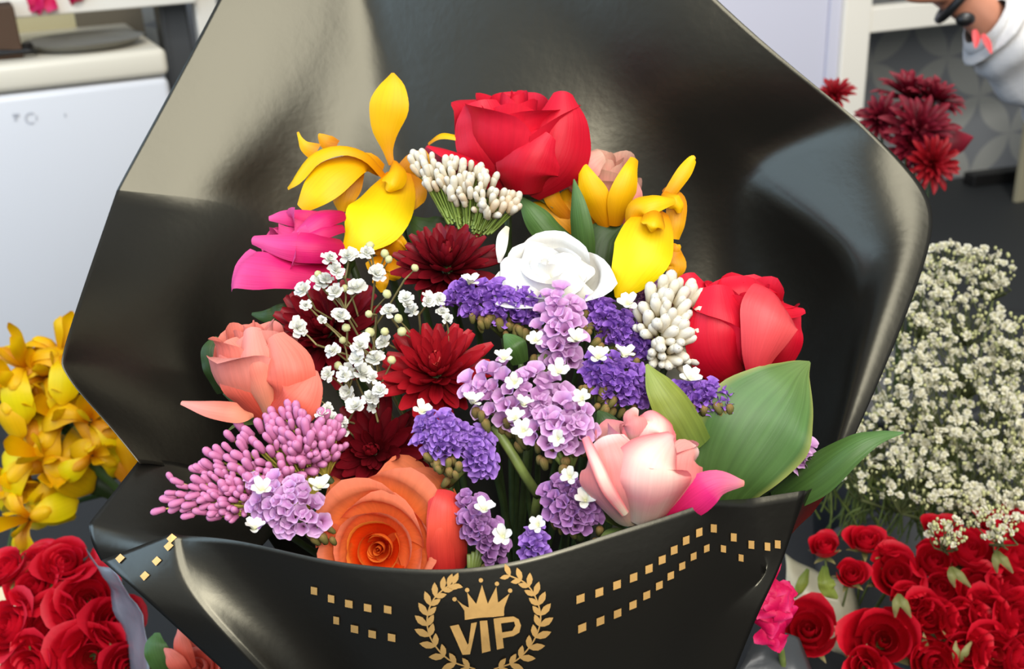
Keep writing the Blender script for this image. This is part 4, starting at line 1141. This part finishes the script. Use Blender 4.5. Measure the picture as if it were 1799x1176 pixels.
def bunch_rose_proto(seed, mat, n=13, opn=.35, low=.1, R=1.0, H=1.25, sepmat='sepal'):
    rnd = random.Random(seed)
    root = bpy.data.objects.new('rose', None); COL.objects.link(root); root.empty_display_size = .01
    for i in range(n):
        v, f, uv = rose_petal(i, n, R, H, opn, rnd, .06, 8, 9, low=low)
        put('petal', mesh('petal', v, f, M[mat], uv), root)
    sepals(root, Matrix.Identity(4), R, M[sepmat], 5, 1.15, .1)
    v, f, uv = tube([(0, 0, -.1), (0.05, 0, -3), (0, 0, -8)], [.075, .08, .08], 7)
    put('stem', mesh('stem', v, f, M['stem'], uv), root)
    return root
used = set()
def place(proto, label, cat, px, py, d, axis, Rpx, roll, group, first):
    o = proto if first else copy_tree(proto)
    A = dirv(*axis)
    s = Rpx*d/FPX
    o.matrix_local = frame_mat(P(px, py, d)-A*s*.75, A, roll, s)
    tag(o, label, cat, group)
    return o

bucket('bucket', 'dark bucket holding the bunch of red roses at the lower left', 95, 1330, .86, .10, .135, 0, .27, M['pail_dark'])
bucket('bucket', 'dark bucket holding the small red roses at the lower right', 1670, 1330, .90, .10, .14, 0, .24, M['pail_dark'])
bucket('bucket', 'dark bucket under the gypsophila bush at the right', 1690, 960, 1.06, .10, .13, 0, .24, M['pail_dark'])
bucket('vase', 'cream vase under the yellow irises at the left edge', -75, 1010, .98, .055, .068, 0, .32, M['pail_cream'], False)
c0 = P(930, 1330, .74)
t = bucket('bucket', 'dark bucket in which the wrapped bouquet stands', 930, 1330, .74, .075, .105, 0, max(.1, c0.z-.02), M['pail_dark'])

# red roses, lower left
pr = [bunch_rose_proto(101+i, 'red_bunch', 14, (.45, .6, .3)[i], .2, 1.0, 1.05) for i in range(3)]
L_R = [
 (113, 985, 44, (.1, .7, .7), 'topmost red rose of the lower left bunch, near the wrapping'),
 (55, 1028, 46, (-.1, .6, .75), 'red rose below and left of the topmost in the lower left bunch'),
 (6, 995, 40, (-.4, .7, .6), 'red rose cut by the left picture edge, under the yellow irises'),
 (155, 1052, 56, (.2, .45, .9), 'wide open red rose second from top at the right of the left bunch'),
 (205, 1092, 48, (.6, .4, .7), 'red rose at the outer right of the lower left bunch, over grey film'),
 (90, 1108, 66, (-.05, .4, .9), 'largest open red rose in the middle of the lower left bunch'),
 (8, 1100, 52, (-.4, .4, .8), 'red rose at the left edge beside the largest open one'),
 (160, 1158, 60, (.2, .2, .95), 'red rose at the bottom edge, right of centre in the left bunch'),
 (50, 1175, 56, (-.2, .2, .95), 'red rose at the bottom edge, below the largest open one'),
 (226, 1172, 44, (.6, .2, .8), 'red rose lowest and furthest right in the left bunch'),
 (70, 972, 34, (-.1, .9, .4), 'dark red rose half hidden behind the topmost of the left bunch'),
]
fi = set()
for i, (x, y, R, ax, lab) in enumerate(L_R):
    k = i % 3
    place(pr[k], lab, 'rose', x, y, .80-.0002*(y-1050)+(.05 if i == 10 else 0), ax, R, i*1.3, 'red roses in the lower left bunch', k not in fi); fi.add(k)

# small red roses, lower right
pr = [bunch_rose_proto(201+i, 'red_bunch', 12, (.25, .4, .15)[i], .1, 1.0, 1.35, 'sepal_pale') for i in range(3)]
R_R = [
 (1448, 962, 27, (-.2, .8, .5), 'small red rose bud standing alone next to the wrapping edge'),
 (1521, 950, 30, (-.1, .8, .6), 'small red rose second from the wrapping in the top row'),
 (1556, 960, 24, (.1, .8, .6), 'small red rose tucked behind the second of the top row'),
 (1494, 1010, 27, (-.1, .6, .7), 'dark little red rose hanging below the top row near the wrapping'),
 (1575, 1010, 44, (-.1, .5, .85), 'bright red rose with frilled rim, left of centre in the right bunch'),
 (1640, 988, 40, (0, .6, .8), 'red rose under the lowest gypsophila blossoms'),
 (1700, 968, 46, (.1, .7, .7), 'large red rose with green sepals below it, right of the gypsophila tips'),
 (1652, 928, 32, (0, .9, .4), 'red rose half covered by gypsophila blossoms'),
 (1748, 918, 32, (.1, .9, .4), 'red rose at the upper right behind gypsophila blossoms'),
 (1792, 925, 40, (.3, .8, .5), 'red rose at the right picture edge, highest there'),
 (1780, 982, 42, (.3, .6, .7), 'red rose at the right picture edge, second from the top'),
 (1420, 1108, 50, (-.2, .5, .85), 'dark red rose next to the magenta carnation'),
 (1552, 1128, 60, (-.2, .4, .9), 'biggest red rose in the lower right bunch, with a broad front petal'),
 (1630, 1088, 46, (0, .4, .9), 'red rose just right of the biggest one'),
 (1685, 1092, 46, (.1, .4, .9), 'red rose in the middle of the third row of the right bunch'),
 (1735, 1086, 44, (.1, .4, .9), 'red rose second from the right edge in the third row'),
 (1786, 1084, 46, (.3, .4, .9), 'red rose at the right edge in the third row'),
 (1640, 1165, 44, (0, .2, .95), 'red rose at the bottom edge below the biggest one\'s right side'),
 (1692, 1150, 42, (.1, .2, .95), 'red rose at the bottom edge with a long green sepal'),
 (1745, 1150, 48, (.1, .2, .95), 'red rose at the bottom edge near the right corner'),
 (1796, 1160, 44, (.3, .2, .9), 'red rose in the lower right corner'),
 (1652, 1036, 38, (0, .5, .85), 'red rose in the second row under the gypsophila tips'),
 (1716, 1038, 42, (.1, .5, .85), 'red rose in the second row left of the right edge'),
 (1772, 1034, 40, (.2, .5, .85), 'red rose in the second row at the right edge'),
 (1600, 1060, 36, (-.1, .5, .85), 'red rose between the frilled one and the biggest one'),
 (1520, 1172, 34, (-.2, .2, .9), 'red rose at the bottom edge left of the biggest one'),
]
fi = set()
for i, (x, y, R, ax, lab) in enumerate(R_R):
    k = i % 3
    place(pr[k], lab, 'rose', x, y, .84-.00025*(y-1000), ax, R, i*1.7, 'small red roses in the lower right bunch', k not in fi); fi.add(k)
# loose green sepals / buds seen among them
for i, (x, y, a, lab) in enumerate(((1680, 1012, -60, 'pair of green sepals below the large red rose'), (1758, 985, -70, 'green bud beside the large red rose'), (1688, 1150, 75, 'long green sepal over the bottom red roses'), (1583, 1062, -80, 'green sepal under the frilled red rose'))):
    q = math.radians(a); dx, dy = math.cos(q), -math.sin(q)
    t = thing('rose_leaf', lab, 'leaf', P(x, y, .80))
    for s in (-1, 1):
        R3(t, 'blade', M['sepal_pale'], [(x-dx*18, y-dy*18, .800, 6), (x+s*5-dx*4, y-dy*4, .795, 16), (x+s*10+dx*10, y+dy*10, .795, 12), (x+s*14+dx*24, y+dy*24, .80, 3)], .4, None, .1, i+s)

# magenta carnation between wrapping edge and white film
M['magenta'] = petal_mat('magenta_carnation_petal', [(0, (210, 0, 70)), (.6, (244, 14, 96)), (1, (250, 60, 130))], vein=.1)
t = thing('carnation', 'magenta carnation peeping out beside the right edge of the wrapping', 'carnation', P(1362, 1060, .66))
rnd = random.Random(5)
for i in range(26):
    a = rnd.uniform(0, 6.28); r = rnd.uniform(.2, 1)
    x, y = 1356+34*r*math.cos(a), 1062+68*r*math.sin(a)
    nn = dirv(math.cos(a)*.6*r, .2-math.sin(a)*.5*r, 1)
    A = frame_mat(P(x, y, .655-.01*(1-r))-t.location, nn, rnd.uniform(0, 6), 20*.65/FPX)
    v, f, uv = ribbon([Vector((0, -1, -.6)), Vector((0, -.3, 0)), Vector((0, .6, .15)), Vector((0, 1, 0))], [.4, 1.2, 1.9, 1.5], .2, Vector((0, 0, 1)), .35, 6, 8, i)
    put('petal', mesh('petal', [A @ q for q in v], f, M['magenta'], uv), t)
v, f, uv = tube([P(1362, 1070, .67), P(1380, 1200, .72), P(1420, 1420, .80)], .0022, 6)
world_part('stem', v, f, M['stem'], t, uv)

# crumpled film around the neighbouring bunches
def film(label, spec, rgb, rough, seed, alpha=1.0, name='plastic_film'):
    m = plain('film_%d' % seed, rgb, rough, bump=.3, bscale=60)
    R_, C_ = len(spec), len(spec[0])
    bm = bmesh.new()
    V = [[bm.verts.new(P(*spec[r][c])) for c in range(C_)] for r in range(R_)]
    for r in range(R_-1):
        for c in range(C_-1): bm.faces.new((V[r][c], V[r+1][c], V[r+1][c+1], V[r][c+1]))
    bmesh.ops.subdivide_edges(bm, edges=bm.edges[:], cuts=4, use_grid_fill=True, smooth=.3)
    for q in bm.verts:
        q.co += BCK*(.009*noise.noise(q.co*48+Vector((seed, 0, 0))))+UPV*(.004*noise.noise(q.co*45+Vector((0, seed, 0))))
    me = bpy.data.meshes.new(name); bm.to_mesh(me); bm.free()
    me.materials.append(m); me.polygons.foreach_set('use_smooth', [True]*len(me.polygons))
    o = put(name, me)
    k = o.modifiers.new('thickness', 'SOLIDIFY'); k.thickness = .0003
    return tag(o, label, 'plastic film')
film('grey plastic film along the right side of the lower left roses', [[(150,960,.80),(175,985,.78),(195,1000,.76)],[(190,1040,.79),(232,1060,.76),(250,1080,.74)],[(215,1120,.78),(246,1140,.75),(262,1160,.73)],[(230,1260,.76),(255,1270,.74),(280,1280,.72)]], (120, 120, 124), .3, 3)
film('white crumpled film under the first small red roses', [[(1380,975,.90),(1440,1006,.90),(1500,1030,.89)],[(1380,1035,.885),(1445,1046,.87),(1512,1066,.885)],[(1376,1080,.87),(1440,1072,.88),(1508,1112,.875)],[(1370,1140,.875),(1440,1130,.865),(1500,1160,.88)]], (206, 200, 172), .4, 4)
film('dark grey film in the lower right beside the wrapping edge', [[(1330,1112,.72),(1365,1108,.72),(1400,1118,.73)],[(1310,1150,.71),(1370,1140,.71),(1420,1160,.72)],[(1290,1190,.70),(1370,1190,.70),(1430,1200,.71)],[(1270,1320,.69),(1370,1320,.69),(1440,1320,.70)]], (66, 68, 70), .35, 5)
leaf('small green leaf on the white film, near the wrapping edge', [(1420,1000,.85,6),(1412,1022,.845,20),(1402,1042,.845,14),(1396,1052,.85,3)], 'leaf_y', .3, None, .1, 21, stem=False)
leaf('pale green leaf hanging under the first small red rose', [(1450,995,.78,10),(1452,1020,.77,30),(1458,1040,.77,26),(1472,1052,.775,5)], 'leaf_y', .3, None, .15, 22, stem=False)

# salmon rose and leaf by the bottom edge
rr = bunch_rose_proto(301, 'coral', 14, .6, .2, 1.0, 1.0)
place(rr, 'salmon rose at the bottom edge under the left side of the wrapping', 'rose', 345, 1172, .70, (-.1, .5, .85), 58, .4, None, True)
r3 = rr
t = thing('rose_bud', 'pointed salmon rose bud between the green leaf and the salmon rose at the bottom edge', 'rose', P(310, 1150, .69))
for i, q in enumerate(([(335,1176,.69,20),(322,1150,.685,34),(316,1120,.685,22),(314,1104,.688,4)], [(330,1190,.685,20),(312,1172,.68,34),(298,1152,.68,24),(288,1140,.683,4)])):
    R3(t, 'petal', M['coral'], q, .3, None, .1, i)
leaf('rounded green leaf beside the salmon rose at the bottom edge', [(292,1195,.70,14),(280,1165,.695,42),(272,1135,.695,40),(276,1112,.70,10)], 'leaf_m', .15, None, .05, 23, stem=False)

# yellow irises, left
def iris_proto(seed):
    rnd = random.Random(seed)
    root = bpy.data.objects.new('iris', None); COL.objects.link(root); root.empty_display_size = .01
    Z = Vector((0, 0, 1))
    for k in range(3):
        a = 2*math.pi*k/3+rnd.uniform(-.3, .3)
        d = Vector((math.cos(a), math.sin(a), 0))
        v, f, uv = ribbon([Z*0, d*.35+Z*.35, d*.85+Z*.25, d*1.15-Z*.25, d*1.2-Z*.55], [.2, .4, .75, .7, .15], .3, Z+d*.4, .1, 6, 12, k+seed)
        put('fall', mesh('fall', v, f, M['yellow_bright'] if k else M['yellow'], uv), root)
        v, f, uv = ribbon([Z*0, d*.3+Z*.42, d*.7+Z*.42, d*.85+Z*.3], [.15, .3, .35, .15], .5, Z+d*.3, .08, 4, 8, k+seed)
        put('style_arm', mesh('style_arm', v, f, M['amber'] if k == 1 else M['yellow'], uv), root)
        a += 1.05
        d = Vector((math.cos(a), math.sin(a), 0))
        v, f, uv = ribbon([Z*0, d*.2+Z*.5, d*.35+Z*1.0, d*.3+Z*1.3], [.12, .3, .42, .08], .25, d, .12, 5, 10, k+seed)
        put('standard', mesh('standard', v, f, M['yellow'], uv), root)
    v, f, uv = tube([(0, 0, .05), (0, 0, -.6), (.1, 0, -3), (0, 0, -6)], [.09, .07, .08, .08], 7)
    put('stem', mesh('stem', v, f, M['leaf_m'], uv), root)
    return root
pr = [iris_proto(s) for s in (1, 2, 3)]
Y_I = [
 (22, 612, 66, (-.1, .6, .7), 'yellow iris against the refrigerator, highest at the left edge'),
 (72, 640, 56, (.2, .5, .8), 'yellow iris right of the highest one at the left edge'),
 (118, 590, 60, (.35, .85, .3), 'yellow iris standing up beside the wrapping corner'),
 (160, 720, 60, (.3, .4, .8), 'yellow iris under the wrapping\'s left corner'),
 (95, 720, 66, (.1, .4, .9), 'yellow iris in the middle of the left group'),
 (20, 722, 60, (-.3, .4, .8), 'yellow iris at the left edge, third from the top'),
 (50, 790, 70, (0, .3, .95), 'large yellow iris low in the left group'),
 (95, 830, 62, (.4, .0, .9), 'yellow iris hanging down towards the dark floor'),
 (10, 850, 66, (-.3, .1, .9), 'yellow iris low at the left picture edge'),
 (25, 920, 56, (-.1, .0, .9), 'lowest yellow iris, just above the red roses'),
 (195, 770, 46, (.4, .2, .8), 'small yellow iris half behind the wrapping'),
 (135, 660, 50, (.2, .5, .8), 'yellow iris just under the one beside the wrapping corner'),
 (8, 665, 56, (-.2, .5, .8), 'yellow iris second from the top at the left edge'),
 (60, 700, 54, (0, .3, .9), 'yellow iris between the third and the middle one at the left'),
 (55, 865, 50, (.2, .1, .95), 'yellow iris between the hanging one and the left edge'),
 (170, 800, 44, (.5, .1, .8), 'yellow iris lowest beside the withered leaves'),
]
fi = set()
for i, (x, y, R, ax, lab) in enumerate(Y_I):
    k = i % 3
    place(pr[k], lab, 'iris', x, y, .90+.012*(i % 3), ax, R*1.18, i*.9+.5, 'yellow irises at the left edge', k not in fi); fi.add(k)
for i, (spec, mt, lab) in enumerate((
  ([(240,862,.93,18),(200,820,.92,24),(150,760,.915,22),(118,715,.92,8)], 'amber', 'amber withered leaf slanting below the wrapping corner'),
  ([(236,838,.925,24),(218,790,.915,34),(190,730,.91,30),(160,690,.915,8)], 'yellow', 'yellow withered leaf along the wrapping edge'),
  ([(215,868,.94,12),(180,835,.935,16),(140,800,.93,14),(112,770,.935,6)], 'leaf_m', 'green leaf blade under the withered leaves'),
  ([(222,850,.935,10),(185,800,.93,16),(150,765,.928,12),(128,750,.93,4)], 'leaf_y', 'yellow-green leaf blade between the withered leaves'),
  ([(200,872,.95,20),(160,850,.945,40),(125,835,.945,36),(100,830,.95,8)], 'leaf_d', 'dark green leaf low behind the yellow irises'))):
    leaf(lab, spec, mt, .3, None, .08, 31+i, stem=False)

# gypsophila bush, right
M['gyp_green'] = plain('grey_green_stem', (104, 112, 66), .7, var=.3)
rnd = random.Random(77)
def bush_sprig(cx, cy, rx, ry, d, nb, label, low=False):
    s = d/FPX
    c = P(cx+rnd.uniform(-20, 20), cy+ry*1.3, d+.03)
    root = thing('gypsophila', label, 'gypsophila', c, 'gypsophila sprays in the bush at the right')
    mb, bb = MB(), MB()
    for i in range(nb):
        a = rnd.uniform(0, 6.28); r = math.sqrt(rnd.random())
        p = P(cx+rx*r*math.cos(a), cy+ry*r*math.sin(a), d+rnd.uniform(-.035, .02))-c
        z = rnd.uniform(6.0, 9.5)*s
        nn = dirv(rnd.uniform(-.7, .7), rnd.uniform(0, 1), .7)
        put('blossom', rnd.choice(POMB), root, frame_mat(p, nn, rnd.uniform(0, 6), z))
        q = p*.45+Vector((rnd.uniform(-.01, .01), rnd.uniform(-.01, .01), rnd.uniform(-.01, .01)))
        mb.add(*tube([p-nn*z*.4, p.lerp(q, .6)+FWD*.004, q, Vector((0, 0, 0))], [.0004, .0005, .0006, .0008], 3, False))
    for i in range(70):
        a = rnd.uniform(0, 6.28); r = math.sqrt(rnd.random())*1.05
        p = P(cx+rx*r*math.cos(a), cy+ry*r*math.sin(a), d+rnd.uniform(-.03, .03))-c
        z = rnd.uniform(2, 3.6)*s
        bb.add(*ball(p, z, z, z*1.2, 5, 4))
    put('stems', mesh('stems', mb.v, mb.f, M['gyp_green']), root)
    o = put('buds', mesh('buds', bb.v, bb.f, M['gyp_bud']), root); o['kind'] = 'stuff'
    v, f, uv = tube(spline([Vector((0, 0, 0)), P(1690, 960, 1.06)-c+Vector((rnd.uniform(-.03, .03), rnd.uniform(-.03, .03), 0)), Vector((P(1690, 960, 1.06).x, P(1690, 960, 1.06).y, .08))-c], 10), .0013, 5)
    put('main_stem', mesh('main_stem', v, f, M['gyp_green']), root)
GL = 'cream gypsophila spray in the dense bush behind the wrapping\'s right edge'
for cx, cy, rx, ry, nb in ((1665,470,50,44,40),(1735,475,46,40,36),(1625,530,46,50,34),(1690,550,70,44,44),(1775,600,40,50,26),(1600,610,52,56,40),(1680,630,70,56,52),(1765,660,52,60,44),(1580,690,50,56,40),(1650,710,66,60,52),(1735,740,64,60,52),(1790,760,36,70,24),(1550,770,44,52,30),(1620,790,64,56,46),(1700,810,70,56,52),(1775,830,46,60,36),(1590,850,80,40,24),(1500,800,36,60,14),(1680,880,60,34,22),(1745,890,56,40,26)):
    bush_sprig(cx, cy, rx, ry, .97-.00022*(cy-450)+rnd.uniform(-.01, .02), nb, GL)
bush_sprig(1665, 935, 34, 26, .775, 12, 'stray gypsophila tips hanging over the small red roses')
bush_sprig(1745, 920, 44, 30, .775, 14, 'gypsophila tips hanging over the red roses near the right edge')
# green undergrowth at the foot of the bush
mb = MB()
for i in range(240):
    x, y = rnd.uniform(1440, 1700), rnd.uniform(800, 960)
    d = rnd.uniform(.94, 1.02)
    a = rnd.uniform(-.9, .9)
    l = rnd.uniform(40, 110)
    mb.add(*tube(spline([P(x, y, d), P(x+l*.5*math.sin(a)+rnd.uniform(-8, 8), y-l*.5, d-.01), P(x+l*math.sin(a), y-l*math.cos(a), d-.015)], 5), .0009, 4, False))
o = mb.part('grass_stems', M['stem'], None); tag(o, 'tangle of thin green stems at the foot of the gypsophila bush', 'stems', kind='stuff')

# dark red chrysanthemums behind, upper right
def spider(label, px, py, d, axis, Rpx, seed, mat='dark_crimson'):
    rnd = random.Random(seed)
    R = Rpx*d/FPX; c = P(px, py, d)
    root = thing('chrysanthemum', label, 'chrysanthemum', c, 'dark red chrysanthemums behind the wrapping')
    M4 = frame_mat(Vector((0, 0, 0)), dirv(*axis), seed)
    q = ribbon([Vector((0, 0, 0)), Vector((.4, 0, .03)), Vector((.8, 0, .08)), Vector((1, 0, .04))], [.12, .2, .2, .02], -.5, Vector((0, 0, 1)), .04, 4, 7)
    me = mesh('petal', q[0], q[1], M[mat], q[2])
    for ri, (n, el, L) in enumerate(((15, 5, 1.0), (13, 25, .9), (11, 45, .75), (8, 65, .6))):
        for k in range(n):
            put('petal', me, root, M4 @ Matrix.Rotation(2*math.pi*(k+.5*(ri % 2))/n+rnd.uniform(-.15, .15), 4, 'Z') @ Matrix.Rotation(-math.radians(el+rnd.uniform(-10, 10)), 4, 'Y') @ Matrix.Scale(R*L*rnd.uniform(.85, 1.1), 4))
    e = P(1600, 520, 1.36); e.z = .12
    v, f, uv = tube(spline([Vector((0, 0, 0)), (e-c)*.5, e-c], 8), .002, 5)
    put('stem', mesh('stem', v, f, M['stem_dark']), root)
spider('dark red chrysanthemum by the white post, above the wrapping edge', 1466, 168, 1.28, (-.2, .5, .8), 38, 1, 'crimson')
spider('dark red chrysanthemum at the back, highest of the group by the post', 1596, 172, 1.32, (0, .8, .5), 66, 2)
spider('dark red chrysanthemum at the right end of the top pair', 1640, 178, 1.30, (.3, .7, .6), 56, 3)
spider('dark red chrysanthemum in the middle of the group behind the wrapping', 1612, 230, 1.24, (0, .3, .95), 70, 4)
spider('dark red chrysanthemum touching the wrapping edge', 1548, 210, 1.26, (-.4, .4, .8), 52, 5)
spider('lowest dark red chrysanthemum behind the wrapping', 1636, 288, 1.22, (.1, -.1, 1), 52, 6, 'crimson')
spider('dark red chrysanthemum between the middle one and the lowest', 1600, 262, 1.24, (-.2, .1, 1), 52, 7)
bucket('bucket', 'dark bucket under the red chrysanthemums behind the wrapping', 1600, 520, 1.36, .09, .12, 0, .28, M['pail_dark'])
t = thing('anthurium', 'dark red anthurium petal beside the red chrysanthemums', 'flower', P(1640, 262, 1.25))
R3(t, 'spathe', M['dark_crimson'], [(1640,262,1.25,20),(1665,250,1.24,52),(1692,245,1.24,40),(1710,241,1.25,4)], .4, None, .05, 1)
v, f, uv = tube(spline([P(1640, 262, 1.25), P(1620, 400, 1.32), Vector((P(1600, 520, 1.36).x, P(1600, 520, 1.36).y, .12))], 8), .002, 5)
world_part('stem', v, f, M['stem_dark'], t, uv)

# magenta flowers on the shelf board, upper left
M['mag_pet'] = M['magenta']
for x, y, n, lab in ((64, -2, 10, 'magenta flower lying over the edge of the white shelf board'), (126, -14, 7, 'second magenta flower on the white shelf board, mostly above the picture')):
    d = (P(x, y, 1)-CAM).length
    a, z = fp.at(x, y)
    c = fp.pt(a, z, .034)
    t = thing('carnation', lab, 'carnation', c)
    rnd2 = random.Random(n)
    for i in range(n):
        q = rnd2.uniform(0, 6.28); r = rnd2.uniform(0, 1)
        A = frame_mat(RGT*.020*r*math.cos(q)+UPV*.024*r*math.sin(q)+BCK*.006*(1-r), dirv(math.cos(q)*.5, math.sin(q)*.5, 1), rnd2.uniform(0, 6), .017)
        v, f, uv = ribbon([Vector((0, -1, -.4)), Vector((0, 0, 0)), Vector((0, 1, .1))], [.6, 1.6, 1.2], .2, Vector((0, 0, 1)), .3, 5, 6, i)
        put('petal', mesh('petal', [A @ k for k in v], f, M['mag_pet'], uv), t)

# person behind the rail: hand, bracelet and pale sleeve
M['skin'] = plain('skin', (190, 128, 100), .5, var=.06, scale=30)
M['sleeve'] = plain('off_white_fabric', (206, 202, 198), .85, var=.04, scale=30, bump=.4, bscale=70)
pd = 1.45
pw = P(1690, 8, pd)
t = thing('person', 'person in an off-white sleeve with a dark bracelet reaching over the white rail', 'person', P(1850, 140, pd))
def skinned(name, chains, mat, parent, sub=2):
    bm = bmesh.new(); sk = bm.verts.layers.skin.verify(); vm = {}; root = None
    for ch in chains:
        prev = None
        for key, p, r in ch:
            if key not in vm:
                x = bm.verts.new(p-parent.location); x[sk].radius = (r, r); vm[key] = x
                if root is None: x[sk].use_root = True; root = x
            if prev is not None and bm.edges.get((prev, vm[key])) is None: bm.edges.new((prev, vm[key]))
            prev = vm[key]
    me = bpy.data.meshes.new(name); bm.to_mesh(me); bm.free(); me.materials.append(mat)
    o = put(name, me, parent)
    k = o.modifiers.new('skin', 'SKIN'); k.use_smooth_shade = True
    o.modifiers.new('sub', 'SUBSURF').render_levels = sub; o.modifiers['sub'].levels = sub
    return o
ch = [[('e', P(1900, 190, pd+.05), .040), ('f', P(1800, 95, pd+.02), .036), ('w', P(1702, 6, pd), .026), ('p0', P(1666, -22, pd), .026), ('p1', P(1625, -48, pd), .030)]]
for i, (dx, dy, L, dd) in enumerate(((-58, 26, 1.0, -.02), (-66, 14, 1.1, -.005), (-68, 2, 1.05, .01), (-60, -10, .85, .022))):
    b0 = (1625-6, -48+10-8*i, pd-.018+.013*i)
    ch.append([('p1', None, 0)] + [('f%d%d' % (i, j), P(b0[0]+dx*L*t_, b0[1]+dy*L*t_*(.4+.9*t_), b0[2]+dd*t_), r_) for j, (t_, r_) in enumerate(((.15, .0095), (.5, .009), (.8, .0085), (1.0, .007)))])
ch.append([('p0', None, 0), ('t0', P(1650, -10, pd-.03), .012), ('t1', P(1612, -7, pd-.045), .010), ('t2', P(1590, -9, pd-.05), .008)])
skinned('arm_and_hand', ch, M['skin'], t)
sv = []
pts = spline([P(1730, 34, pd-.005), P(1752, 48, pd), P(1800, 88, pd+.01), P(1880, 160, pd+.04), P(1960, 260, pd+.08)], 40)
v, f, uv = tube(pts, [.033+.020*min(1, i/9)+.004*math.sin(i*.9)+.014*i/40 for i in range(40)], 20, False)
v = [q + (q-pts[i//20]).normalized()*.010*noise.noise(q*26) for i, q in enumerate(v)]
world_part('sleeve', v, f, M['sleeve'], t, uv)
def torus(c, n, R, r, N=28, K=8):
    X = frame_mat(c, n); v, f = [], []
    for i in range(N):
        a = 2*math.pi*i/N
        for k in range(K):
            b = 2*math.pi*k/K
            v.append(X @ Vector(((R+r*math.cos(b))*math.cos(a), (R+r*math.cos(b))*math.sin(a), r*math.sin(b))))
            f.append((i*K+k, i*K+(k+1) % K, ((i+1) % N)*K+(k+1) % K, ((i+1) % N)*K+k))
    return v, f
mb = MB(); mb.add(*torus(P(1682, -4, pd-.004), (P(1702, 6, pd)-P(1650, -34, pd)), .034, .006))
mb.part('bracelet', M['black'], t)
mb = MB(); mb.add(*ball(P(1696, 34, pd-.05), .013, .010, .009))
mb.part('bracelet_bead', M['black'], t)
t = thing('ribbon', 'two short red ribbon ends hanging below the off-white sleeve', 'ribbon', P(1722, 64, pd-.02))
M['ribbon'] = plain('red_ribbon', (206, 70, 72), .5)
for q in ([(1712,52,pd-.04,8),(1716,68,pd-.04,14),(1714,84,pd-.04,4)], [(1726,60,pd-.04,8),(1736,76,pd-.04,13),(1742,94,pd-.04,4)]):
    R3(t, 'ribbon_end', M['ribbon'], q, .3, None, .1, 1, 4, 8)
